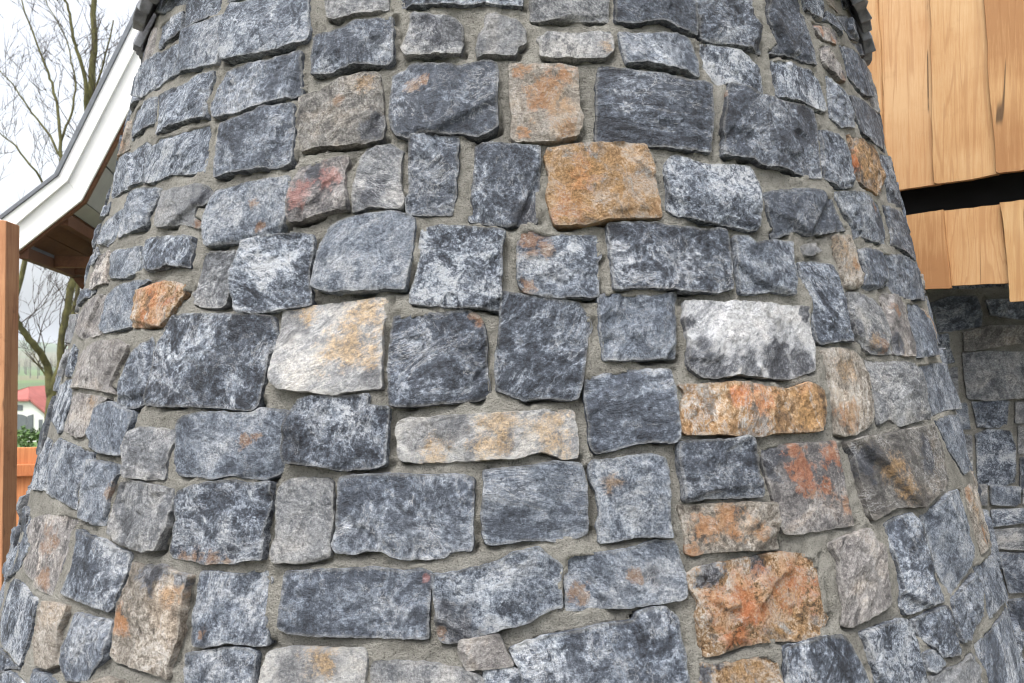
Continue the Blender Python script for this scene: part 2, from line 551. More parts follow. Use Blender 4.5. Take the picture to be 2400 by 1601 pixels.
STONES = '''D;-961,1083,-724,970,-736,949,-878,978,-1084,1072,-958,1053;
d;-903,956,-731,923,-713,854,-837,848;
d;-730,972,-586,914,-581,867,-600,862,-708,860,-723,915;
d;-705,853,-607,846,-563,849,-552,783,-551,710,-597,715,-721,730,-704,786;
d;-721,833,-697,817,-712,770,-724,727,-771,717,-874,719,-1084,803,-1082,846,-967,854,-825,838;
p;-1076,987,-1082,1022,-921,959,-882,881,-930,855,-1081,866,-1075,923;
d;-773,696,-689,693,-596,697,-560,698,-551,678,-565,625,-554,571,-615,576,-722,568,-739,630;L:-655,650,72 L:-698,594,36
d;-920,705,-805,700,-770,694,-740,606,-805,604,-888,597,-938,662;
d;-1080,788,-1081,825,-887,726,-995,722,-1081,730;
t;-1082,686,-955,691,-900,607,-884,574,-1083,595,-1080,627;R:-1001,650,65
d;-717,561,-645,553,-541,557,-531,524,-529,477,-530,429,-619,440,-682,427,-726,439,-713,489,-724,542;
d;-830,552,-763,564,-733,547,-726,474,-736,442,-793,436,-920,436,-966,464,-1084,544,-1083,578;
d;-1081,443,-915,431,-911,414,-913,392,-1020,396,-1082,410;
d;-782,426,-725,425,-647,413,-656,372,-669,341,-671,322,-682,310,-743,305,-788,299,-796,319,-788,356,-792,398;
d;-814,394,-783,399,-793,354,-804,312,-813,298,-859,290,-905,301,-948,317,-941,348,-885,371;
l;-639,400,-570,400,-530,401,-505,388,-493,360,-505,349,-531,344,-532,321,-506,299,-512,289,-565,307,-615,303,-646,315,-652,358;K:-512,371,28 R:-517,303,18
d;-664,279,-644,286,-570,278,-513,269,-511,245,-512,212,-510,195,-553,203,-565,207,-580,198,-629,198,-647,212,-663,241;
d;-797,269,-713,267,-671,269,-663,236,-653,207,-690,192,-700,185,-782,196,-805,215,-807,253;
p;-923,260,-881,273,-829,280,-807,265,-809,233,-793,182,-831,180,-885,173,-929,184,-920,223;L:-855,215,44
D;-1001,326,-921,294,-892,274,-922,248,-973,252,-993,286;
o;-628,163,-598,171,-545,169,-516,160,-514,137,-529,110,-537,88,-556,64,-600,62,-640,64,-643,90,-643,132,-646,153;R:-584,115,66 L:-523,120,27
d;-761,151,-733,168,-674,182,-627,181,-615,175,-650,159,-651,122,-644,65,-668,62,-735,50,-758,62,-762,98,-763,135;
p;-798,157,-754,159,-754,148,-765,126,-773,99,-768,65,-749,48,-814,40,-831,34,-936,62,-955,88,-933,129,-831,157;
d;-1082,189,-875,184,-853,168,-920,152,-1003,134,-1082,163;
l;-492,230,-456,228,-422,229,-411,224,-410,207,-416,188,-416,163,-414,120,-418,105,-434,100,-469,105,-497,116,-499,139,-491,148,-493,181;
d;-493,378,-478,380,-400,386,-340,394,-331,370,-331,336,-337,316,-334,279,-345,256,-375,251,-403,246,-468,244,-483,245,-497,280,-505,307,-501,340,-496,368;R:-394,330,14 L:-487,320,30 R:-376,278,12
d;-399,248,-371,253,-349,255,-319,258,-283,254,-278,239,-279,192,-280,168,-278,147,-274,126,-270,103,-296,99,-330,90,-359,85,-391,88,-402,119,-413,153,-414,175,-407,202,-402,236;L:-344,195,61
r;-321,407,-282,420,-240,431,-235,413,-242,392,-238,357,-230,330,-228,303,-254,300,-277,292,-293,286,-317,280,-327,296,-328,340,-328,375;X:-309,351,31 X:-263,376,30 X:-310,324,21 K:-289,394,21 L:-289,300,35
l;-210,444,-168,446,-148,434,-151,393,-151,359,-143,325,-147,308,-167,307,-194,313,-221,300,-224,324,-224,361,-219,397,-216,422;K:-191,349,25
D;-139,464,-107,467,-68,465,-62,448,-65,414,-61,399,-65,363,-64,332,-69,303,-70,289,-117,289,-136,294,-142,306,-141,325,-135,339,-138,395;L:-106,455,30
d;-250,268,-218,288,-186,296,-160,299,-143,294,-125,284,-124,244,-126,202,-129,170,-131,148,-131,130,-157,132,-189,128,-238,124,-256,132,-271,142,-270,158,-268,196,-264,231;
d;-115,258,-82,269,-68,266,-44,261,1,256,8,249,3,224,3,178,2,151,3,126,2,89,-34,93,-94,98,-126,104,-126,127,-119,156,-116,186,-117,232;L:-82,140,35
w;-316,97,-293,101,-270,101,-220,106,-196,110,-172,116,-158,114,-156,85,-161,58,-161,26,-159,-25,-156,-65,-177,-70,-198,-74,-221,-82,-246,-77,-271,-75,-298,-72,-311,-61,-319,-41,-320,-14,-316,29,-317,61;K:-288,65,29 K:-308,54,23 K:-172,-46,22 Y:-186,86,44 Y:-205,8,48 Y:-278,87,25
D;-148,78,-109,81,-79,84,-44,91,-28,80,-20,56,-16,23,-17,-24,-11,-79,-32,-90,-67,-94,-102,-100,-131,-104,-143,-97,-144,-65,-150,-20,-149,30;L:-134,-67,30 R:-26,71,15
D;-540,74,-533,89,-488,91,-441,88,-388,84,-359,85,-328,78,-319,41,-320,20,-330,-2,-329,-41,-333,-67,-336,-105,-347,-116,-381,-113,-410,-112,-462,-112,-514,-115,-550,-114,-559,-98,-557,-64,-554,-30,-562,15,-551,49;L:-456,16,52 L:-527,17,32 L:-387,-64,30
d;-473,-149,-462,-133,-428,-124,-389,-120,-347,-121,-330,-109,-308,-111,-287,-114,-285,-138,-290,-159,-290,-187,-286,-208,-279,-226,-294,-242,-313,-250,-331,-247,-363,-245,-389,-255,-418,-252,-458,-254,-468,-233,-467,-203;R:-347,-177,13 R:-329,-168,11
D;-270,-90,-246,-83,-214,-85,-173,-80,-171,-101,-144,-103,-144,-144,-143,-181,-142,-210,-154,-218,-187,-225,-204,-226,-230,-219,-258,-217,-277,-214,-282,-195,-284,-148,-282,-127;L:-208,-114,26
w;-131,-132,-117,-124,-87,-123,-45,-118,-3,-116,39,-112,64,-107,96,-110,98,-133,101,-164,99,-199,79,-200,54,-186,24,-198,-18,-200,-57,-204,-99,-207,-124,-205,-128,-195,-130,-169,-133,-150;Y:2,-143,42 Y:-9,-179,31 Y:-81,-188,25 Y:66,-153,42 K:-61,-143,32 K:-103,-164,27 K:8,-171,19
l;-277,-251,-259,-244,-218,-241,-210,-249,-210,-279,-206,-309,-207,-359,-204,-382,-224,-393,-243,-397,-277,-400,-282,-387,-278,-355,-278,-325,-284,-291,-282,-264;
d;-201,-240,-182,-234,-139,-231,-84,-232,-46,-229,-30,-236,-31,-283,-31,-322,-32,-364,-57,-367,-64,-378,-106,-382,-126,-379,-141,-368,-158,-369,-174,-376,-197,-375,-204,-364,-200,-338,-200,-289;
p;-762,31,-675,37,-638,23,-643,-3,-655,-21,-665,-57,-666,-77,-642,-94,-701,-89,-780,-85,-829,-90,-835,-59,-837,-23,-825,14;L:-765,-49,54
d;-612,5,-587,25,-572,45,-561,15,-558,-32,-558,-69,-555,-114,-580,-124,-625,-118,-637,-104,-632,-74,-625,-41;
d;-910,30,-856,14,-845,-23,-867,-61,-908,-62,-937,-39,-941,9;
d;-964,-91,-905,-65,-850,-60,-834,-93,-818,-128,-824,-162,-828,-198,-845,-208,-910,-193,-948,-156,-972,-122;
p;-807,-103,-774,-95,-685,-99,-661,-103,-695,-125,-703,-146,-705,-185,-716,-199,-741,-205,-809,-195,-820,-189,-814,-155;Y:-711,-116,21 L:-765,-156,32
d;-678,-116,-652,-108,-618,-118,-577,-128,-573,-151,-576,-173,-574,-213,-569,-225,-590,-229,-651,-227,-693,-221,-696,-202,-697,-151,-697,-130;
l;-571,-173,-552,-162,-517,-159,-486,-162,-471,-156,-473,-181,-478,-204,-480,-238,-477,-265,-529,-271,-557,-271,-567,-231,-575,-204;
d;-872,-239,-826,-211,-766,-217,-669,-226,-667,-253,-686,-275,-693,-319,-685,-349,-684,-363,-738,-357,-824,-351,-835,-326,-860,-284;
d;-947,-223,-877,-223,-867,-277,-844,-325,-834,-347,-943,-368,-1084,-366,-966,-314,-984,-276,-963,-249;
d;-673,-246,-646,-242,-575,-244,-574,-260,-587,-285,-592,-319,-590,-348,-587,-378,-604,-381,-661,-373,-664,-345,-666,-309,-671,-273;R:-589,-309,17
l;-563,-282,-536,-274,-481,-279,-459,-283,-450,-308,-449,-325,-450,-355,-461,-389,-464,-404,-488,-413,-523,-408,-558,-397,-570,-386,-570,-361,-575,-330;
D;-455,-308,-448,-287,-421,-271,-388,-261,-353,-255,-320,-259,-296,-252,-291,-282,-291,-315,-293,-346,-291,-397,-311,-400,-334,-408,-374,-416,-408,-413,-435,-414,-443,-400,-444,-369,-439,-338,-448,-324;R:-394,-406,17 R:-420,-407,15 R:-363,-409,17 R:-344,-410,13 L:-325,-302,32
p;-864,-426,-795,-394,-703,-374,-671,-375,-680,-401,-680,-432,-676,-464,-678,-498,-685,-528,-689,-557,-718,-559,-752,-558,-775,-546,-832,-544,-846,-517,-819,-480,-855,-456;R:-749,-454,31 R:-743,-526,26 K:-683,-485,20
d;-928,-428,-877,-424,-848,-464,-862,-511,-881,-555,-941,-592,-976,-616,-935,-573,-902,-518,-910,-471;
d;-662,-399,-650,-394,-618,-402,-580,-401,-546,-412,-518,-418,-514,-456,-519,-477,-525,-512,-525,-532,-537,-542,-571,-539,-611,-537,-649,-538,-665,-536,-658,-513,-648,-481,-651,-442;
d;-907,-577,-832,-564,-761,-571,-736,-570,-733,-595,-727,-636,-732,-685,-737,-722,-777,-718,-849,-724,-884,-704,-936,-667,-932,-616;
t;-721,-572,-692,-561,-631,-552,-631,-572,-640,-604,-634,-642,-624,-671,-655,-694,-703,-699,-712,-659,-723,-606;L:-680,-647,39
d;-612,-562,-585,-558,-525,-555,-525,-587,-525,-628,-545,-662,-554,-685,-609,-701,-625,-668,-628,-640,-619,-599;
t;-512,-436,-489,-438,-449,-429,-436,-437,-394,-440,-398,-465,-400,-496,-398,-526,-400,-566,-408,-607,-404,-632,-434,-629,-465,-629,-509,-628,-520,-619,-521,-592,-525,-544,-524,-508,-515,-476;K:-467,-443,40 K:-407,-451,17 R:-421,-482,26 R:-514,-552,29 L:-432,-583,43
d;-383,-431,-357,-430,-317,-427,-302,-417,-289,-419,-282,-428,-282,-496,-275,-547,-296,-550,-326,-549,-358,-565,-376,-565,-383,-552,-385,-513,-384,-473;R:-363,-542,11
d;-384,-582,-363,-574,-325,-559,-295,-557,-284,-561,-284,-591,-284,-637,-383,-659,-387,-612;
t;-537,-676,-530,-665,-509,-657,-477,-658,-463,-681,-544,-707;
d;-699,-736,-699,-707,-653,-700,-619,-706,-616,-734,-694,-766;
d;-819,-776,-793,-752,-748,-739,-709,-742,-701,-769,-824,-827,-848,-802;
d;-914,-757,-863,-731,-791,-726,-740,-726,-795,-750,-822,-772,-857,-794;
d;-554,864,-504,856,-457,871,-353,843,-351,809,-340,731,-349,719,-401,708,-455,707,-490,710,-533,711,-544,734,-544,763,-561,810,-559,841;L:-484,752,65
l;-319,819,-316,835,-197,814,-193,773,-214,770,-254,771,-291,763,-309,775;
D;-331,729,-313,729,-278,739,-253,757,-213,756,-186,755,-180,701,-177,650,-186,635,-215,640,-247,640,-282,629,-310,623,-321,630,-322,654,-327,677,-325,704;L:-298,645,32 L:-197,663,26
l;-150,765,-136,756,-84,747,-63,727,-62,684,-65,656,-95,654,-132,654,-155,655,-163,670,-154,704,-152,738;K:-125,712,34
d;-173,811,37,802,37,769,11,771,-25,777,-62,770,-99,776,-137,775,-152,776,-169,775;
d;-544,654,-512,682,-459,689,-407,688,-367,698,-351,696,-347,648,-345,615,-340,590,-361,583,-410,576,-476,565,-513,562,-531,566,-545,603,-546,634;
d;-504,541,-449,551,-390,567,-355,568,-350,563,-344,512,-339,498,-339,460,-339,421,-352,413,-404,414,-462,412,-493,407,-498,429,-501,486;
b;-343,580,-299,589,-265,613,-226,616,-198,613,-192,576,-187,532,-181,486,-183,461,-211,453,-247,451,-285,453,-319,444,-329,476,-337,506,-336,550;K:-195,489,28 Y:-217,592,19 R:-264,556,12
D;-175,608,-155,617,-145,632,-94,626,-68,614,-17,631,-5,621,-4,585,-6,549,-4,479,-34,459,-56,464,-124,470,-140,459,-162,467,-172,493,-177,526,-175,569;L:-161,586,43 R:-137,579,17 R:-123,589,14 L:-64,550,28
l;51,786,53,802,188,813,184,744,150,743,94,742,67,735,50,737;
D;200,815,352,843,349,797,350,770,348,733,308,742,280,756,227,739,199,741,194,746,198,782;
l;-24,739,-12,742,28,729,41,708,41,678,28,668,24,647,-7,647,-37,644,-39,665,-35,697,-26,705;
l;60,692,79,706,130,707,187,720,187,694,188,670,173,650,146,646,92,644,65,650,65,674;Y:175,676,14
d;198,714,225,714,265,718,307,725,325,720,333,689,338,657,336,624,318,635,278,636,239,644,208,638,203,669;L:281,669,37
t;14,626,47,626,91,628,125,620,123,573,123,527,129,507,125,482,118,464,87,451,53,447,23,447,16,461,19,499,15,549,15,600;R:99,592,31 R:63,550,35 R:89,526,30 R:101,481,28 R:37,469,18 R:35,613,19
D;162,636,200,629,238,626,296,618,329,615,348,616,360,607,352,526,341,447,300,447,225,452,172,453,147,453,151,504,154,580;
o;70,433,103,437,137,441,225,450,231,431,236,399,237,357,239,321,239,287,214,285,164,280,131,270,79,266,73,294,69,330,73,370,68,409;Y:134,363,137 R:118,372,37 R:99,302,36 L:141,320,20 L:74,404,21 L:111,362,11
D;-39,443,-13,447,37,440,60,438,60,385,57,336,56,289,54,270,19,265,12,261,-12,268,-43,273,-46,277,-41,324,-39,384;L:-35,384,27 L:-36,324,23 L:-36,289,18 K:42,291,27
d;256,395,261,418,276,435,326,418,357,419,415,424,418,399,424,364,422,333,412,311,406,271,389,269,360,276,312,282,277,294,271,291,252,305,257,346;
d;27,251,44,259,60,249,82,248,141,249,146,221,147,203,140,191,141,164,137,118,125,114,79,115,46,120,34,124,25,146,25,185,26,224;R:41,233,33 R:34,133,18 R:66,215,16 L:105,232,31
D;156,268,197,275,226,274,248,268,311,265,351,271,351,232,349,183,346,138,306,127,271,131,221,136,189,135,160,132,159,176,158,222;
D;4,126,34,120,79,111,109,105,118,87,125,67,127,52,119,30,114,-14,109,-46,107,-67,101,-86,90,-92,61,-86,32,-90,10,-79,-3,-71,-6,-24,0,40,1,84;
d;136,116,153,128,188,122,220,120,251,128,255,121,249,87,246,42,243,-7,212,-9,165,-12,140,-12,137,26,137,63;
W;265,110,279,112,351,108,430,103,491,106,486,81,484,45,489,21,480,-32,449,-45,417,-54,369,-48,334,-41,295,-50,275,-45,260,-32,258,-14,265,27,260,64;K:276,-23,42 K:309,-32,31 K:353,-32,34 K:402,-22,42 K:453,-22,38 K:476,88,19 K:265,64,13
D;430,364,461,374,527,386,570,391,605,380,608,356,619,325,629,299,573,286,517,272,494,282,468,269,438,256,433,268,445,274,439,307,437,340;
d;615,396,718,411,790,407,808,371,809,327,783,285,719,284,677,292,650,278,649,321,622,358;R:768,381,17
D;811,402,949,406,1098,390,1098,329,1098,286,953,264,851,283,796,284,818,332,814,373;
d;360,252,381,256,397,240,431,253,477,252,471,204,464,154,458,129,434,133,410,136,382,128,357,129,358,172,359,213;
l;497,247,527,256,546,254,545,239,521,226,503,224;
t;587,283,636,289,640,265,644,220,654,194,638,163,619,154,585,152,583,180,582,227;R:632,213,16 Y:604,242,39
d;486,210,527,214,558,209,564,186,573,153,578,123,578,77,579,29,532,26,501,21,493,29,493,82,498,119,488,155,483,180;
d;651,256,688,266,742,262,754,232,738,188,720,165,652,151,632,155,658,194;
d;751,260,841,267,956,255,1045,229,1004,153,893,144,804,143,756,156,737,174,761,219;
l;590,149,630,147,675,134,690,97,698,63,694,23,685,-1,650,-3,616,2,598,17,585,47,584,103;R:660,17,23 Y:634,32,21 K:591,60,20
p;683,145,723,154,779,150,793,123,789,80,794,33,780,-6,734,-9,689,-1,697,34,695,90;R:735,105,19 K:706,18,27
d;810,138,881,140,923,107,945,57,934,-4,847,-10,788,-12,797,33,796,94;
t;906,136,966,131,1020,75,1015,-10,941,-10,945,57;R:953,63,61
d;112,-49,142,-37,179,-30,231,-31,234,-48,235,-94,237,-136,236,-168,225,-176,201,-171,172,-174,150,-184,124,-191,116,-177,115,-133,112,-92;L:194,-69,13
d;115,-205,142,-204,171,-198,197,-196,211,-204,214,-233,209,-245,209,-289,208,-329,212,-349,191,-346,163,-346,143,-351,121,-354,119,-324,124,-299,121,-265,113,-235;L:133,-240,31 Y:140,-246,17 L:157,-324,21
d;-19,-220,4,-218,38,-214,66,-206,100,-209,104,-225,107,-245,107,-298,108,-336,96,-343,70,-348,31,-347,5,-353,-16,-355,-19,-332,-21,-296,-18,-254;
D;234,-174,255,-173,279,-172,303,-173,320,-169,336,-167,344,-173,343,-194,343,-237,344,-275,341,-285,308,-284,269,-281,240,-285,232,-285,234,-250,231,-230,232,-201;
o;243,-61,297,-60,341,-59,376,-69,416,-75,437,-67,453,-62,472,-66,484,-85,483,-113,475,-147,466,-163,431,-163,383,-162,353,-169,304,-162,241,-157,240,-126,245,-104,252,-77;L:288,-66,40 L:252,-94,20 R:329,-89,25 R:368,-93,34 Y:447,-123,46 R:445,-72,21 L:380,-109,18 L:309,-117,22
t;497,9,524,14,568,12,589,-8,594,-45,591,-94,583,-142,566,-163,537,-177,514,-179,497,-174,502,-137,503,-91,503,-43;Y:539,-37,32 R:524,-134,29 L:545,-92,24
l;603,-10,653,-16,710,-16,762,-22,782,-47,782,-90,786,-137,783,-163,729,-164,657,-170,624,-150,596,-163,596,-131,599,-82;L:676,-111,52
b;510,-191,538,-182,591,-182,652,-175,724,-176,790,-173,813,-228,799,-317,763,-331,710,-339,667,-353,621,-345,592,-342,534,-359,527,-338,523,-277,520,-220;Y:602,-252,37 Y:629,-296,30 K:539,-233,36 L:581,-312,19 K:727,-243,39
r;358,-189,389,-186,447,-186,488,-186,499,-197,496,-240,496,-285,498,-318,499,-360,469,-360,429,-361,383,-363,372,-357,364,-335,365,-302,356,-249,354,-217;R:416,-232,34 R:410,-194,23 R:417,-256,29 R:474,-213,28 R:452,-280,23 R:488,-315,21 K:371,-207,33
d;791,-23,914,-18,1097,-31,1096,-73,1096,-134,1096,-168,916,-152,826,-157,786,-163,791,-128,798,-76,791,-50;
d;806,-165,907,-159,1099,-180,1096,-224,1095,-280,1096,-325,904,-321,877,-296,836,-247,821,-206;
d;560,-367,587,-358,637,-356,656,-385,653,-419,659,-462,663,-500,676,-545,672,-558,637,-556,569,-557,561,-540,567,-502,566,-457,561,-413;L:586,-440,26
d;661,-369,744,-341,769,-336,861,-341,845,-380,859,-432,844,-476,822,-500,778,-518,743,-537,699,-558,687,-529,669,-482,664,-424;
t;872,-347,942,-344,987,-364,1098,-431,1098,-493,1100,-549,934,-518,874,-516,868,-460,869,-402;R:901,-363,24 R:935,-479,24 Y:917,-413,31
d;695,-556,740,-545,802,-531,825,-563,819,-607,808,-636,751,-641,721,-658,689,-654,683,-611;
d;811,-522,885,-529,1014,-548,1097,-565,1099,-613,1097,-656,1097,-695,915,-656,835,-658,824,-630,839,-599,828,-552;
d;579,-568,628,-561,674,-564,677,-615,686,-673,648,-664,624,-658,613,-634,592,-614,579,-591;
d;473,-563,515,-558,557,-557,572,-569,576,-601,577,-635,575,-667,578,-690,576,-723,483,-691,483,-643,479,-613;
d;584,-634,616,-637,629,-663,626,-675,600,-681,588,-671;
l;590,-682,634,-683,682,-685,721,-681,738,-713,734,-752,726,-785,584,-726;
d;737,-670,848,-667,983,-681,1100,-750,981,-771,937,-830,956,-862,921,-885,749,-796,752,-732,738,-701;
d;1100,-786,1096,-803,1096,-831,985,-922,934,-892,986,-840;
p;443,-387,477,-378,504,-372,520,-368,524,-393,540,-407,541,-436,540,-483,542,-527,522,-533,488,-543,456,-550,444,-545,452,-516,450,-475,453,-423;
o;229,-416,244,-406,274,-402,313,-396,362,-392,393,-399,422,-411,425,-441,428,-468,427,-501,429,-524,415,-545,411,-558,375,-556,343,-552,313,-548,275,-556,242,-562,236,-554,236,-524,235,-490,240,-466,230,-445;R:373,-445,60 R:305,-480,58 K:258,-414,23 Y:354,-527,59 K:327,-410,19 K:244,-433,12 R:267,-484,41 L:273,-495,10
o;229,-573,248,-576,273,-580,310,-575,321,-575,336,-587,340,-607,340,-623,338,-648,227,-627;K:234,-588,16 K:257,-575,12 Y:293,-601,41 L:251,-598,18
t;225,-292,276,-293,357,-299,359,-320,358,-357,359,-384,338,-385,308,-381,268,-381,239,-384,228,-381,232,-344,227,-314;R:289,-321,32 R:257,-336,27 R:326,-349,19 R:236,-380,17 L:258,-326,21
d;347,-564,375,-558,409,-557,441,-561,452,-577,460,-610,467,-635,471,-656,470,-682,343,-649,344,-608;
d;-259,-416,-227,-410,-193,-405,-145,-398,-114,-404,-90,-399,-78,-405,-79,-431,-80,-455,-81,-487,-79,-517,-101,-517,-140,-518,-179,-519,-219,-522,-247,-521,-259,-515,-260,-474,-259,-435;X:-84,-413,9
w;-269,-557,-245,-545,-204,-542,-153,-539,-150,-551,-151,-594,-151,-618,-282,-636,-277,-611,-273,-579;Y:-203,-559,30 K:-215,-580,50
l;-143,-560,-125,-558,-88,-558,-57,-562,-32,-570,-16,-579,-16,-611,-144,-617,-144,-594;
p;-43,-518,-20,-513,2,-507,6,-525,18,-558,2,-561,-35,-567,-39,-554,-44,-537;
d;-16,-565,17,-561,23,-570,29,-587,29,-611,-13,-611;
d;-77,-407,-59,-406,-40,-400,-8,-388,18,-369,47,-360,59,-374,75,-393,73,-422,74,-459,75,-463,55,-469,38,-486,22,-493,-8,-502,-26,-513,-44,-520,-58,-526,-67,-521,-70,-496,-74,-450;L:-14,-439,60 K:-51,-497,36 R:-65,-505,10
d;81,-374,95,-371,135,-371,169,-363,191,-352,216,-357,220,-373,224,-399,227,-422,225,-453,219,-460,198,-463,171,-466,144,-468,106,-468,79,-472,79,-440,78,-403;R:94,-441,18 R:160,-416,16 K:183,-412,16
d;13,-532,29,-520,54,-510,86,-504,117,-494,156,-491,160,-477,177,-471,197,-471,210,-491,212,-525,215,-551,216,-602,217,-626,31,-611,28,-587,22,-558;L:42,-531,39 L:192,-568,24
D;360,845,492,882,492,835,493,792,488,718,457,722,408,724,373,724,356,729,356,771,354,810;
D;539,898,653,940,645,872,657,834,657,779,655,739,622,734,557,735,509,727,538,761,533,795,522,827;
d;662,944,758,984,752,930,733,894,704,888,659,893,654,915;
d;760,937,803,933,846,916,816,883,783,889,740,900;
r;673,873,781,885,790,866,772,836,719,829,687,838;R:703,860,17 R:754,845,15
d;806,941,904,986,968,999,1098,1013,1098,984,892,903,853,915;
p;683,800,706,818,743,791,775,743,762,723,721,730,687,746,678,771;R:754,729,17 L:731,759,23
d;788,849,883,875,998,895,1101,869,977,759,888,729,833,739,792,755,802,804;L:799,834,15
D;898,899,1098,984,1098,916,984,895;
l;998,895,1095,892,1093,837,1095,752,1100,746,945,727,981,802;
d;894,1049,1099,1133,1052,1080,895,998;
d;509,713,539,721,589,721,629,719,659,695,664,658,661,622,642,608,604,609,571,618,511,612,511,640;
d;350,714,372,719,417,717,460,711,474,698,475,659,474,611,453,620,430,629,402,629,387,618,367,635,356,661;
d;689,726,737,711,760,682,776,632,755,595,690,577,661,598,675,655;
D;773,699,833,713,911,712,1100,735,1098,685,1098,623,986,588,871,579,791,590,779,633,779,664;
D;401,626,427,626,443,602,478,604,514,598,575,610,607,607,609,565,601,520,590,444,590,423,547,418,496,428,435,426,423,438,381,439,362,442,373,490,368,508,383,558,393,600;L:485,542,33 L:500,521,20 R:389,599,7
d;614,557,672,557,686,526,697,485,700,440,689,420,649,407,611,416,593,424,602,478;
o;714,571,779,578,859,585,873,545,869,491,851,437,796,419,739,430,716,443,710,488;R:711,503,28 Y:772,488,57 L:796,539,26
D;886,565,1101,608,1100,562,1100,498,1098,446,990,427,861,418,874,473;'''


def resample(P, n):
    d = np.concatenate([[0], np.cumsum(np.linalg.norm(np.diff(P, axis=0), axis=1))])
    t = np.linspace(0, d[-1], n)
    return np.stack([np.interp(t, d, P[:, 0]), np.interp(t, d, P[:, 1])], 1)


def seg_dist(Q, B):
    """distance of points Q to closed polyline B"""
    A, C = B, np.roll(B, -1, 0)
    d = C - A
    L = (d * d).sum(1) + 1e-12
    out = np.full(len(Q), 1e9)
    for a, dd, l in zip(A, d, L):
        t = np.clip(((Q - a) @ dd) / l, 0, 1)
        q = Q - a - t[:, None] * dd
        out = np.minimum(out, (q * q).sum(1))
    return np.sqrt(out)


def outline(poly, seed, jag=0.0022, grow_=0.0015):
    """poly (n,2) metres, closed: corners eased, edges chipped"""
    B = np.vstack([poly, poly[:1]])
    per = np.linalg.norm(np.diff(B, axis=0), axis=1).sum()
    B = resample(B, max(40, int(per / 0.003)))[:-1]
    for _ in range(2):
        B = 0.5 * B + 0.25 * (np.roll(B, 1, 0) + np.roll(B, -1, 0))
    c = B.mean(0)
    tg = np.roll(B, -1, 0) - np.roll(B, 1, 0)
    nr = np.stack([tg[:, 1], -tg[:, 0]], 1)
    nr /= np.linalg.norm(nr, axis=1)[:, None] + 1e-9
    if ((B - c) * nr).sum() < 0: nr = -nr
    q = np.column_stack([B * 55, np.full(len(B), seed * 3.7)])
    q2 = np.column_stack([B * 190, np.full(len(B), seed * 1.9)])
    k = pnoise(q) * jag * 1.5 + pnoise(q2) * jag * 0.9
    return B + nr * (k[:, None] + grow_), nr


def corners(B):
    lo, hi = B.min(0), B.max(0)
    N = (B - lo) / (hi - lo + 1e-9) * 2 - 1
    idx = [int(np.argmax(N @ np.array(s))) for s in ((-1, -1), (1, -1), (1, 1), (-1, 1))]
    return idx


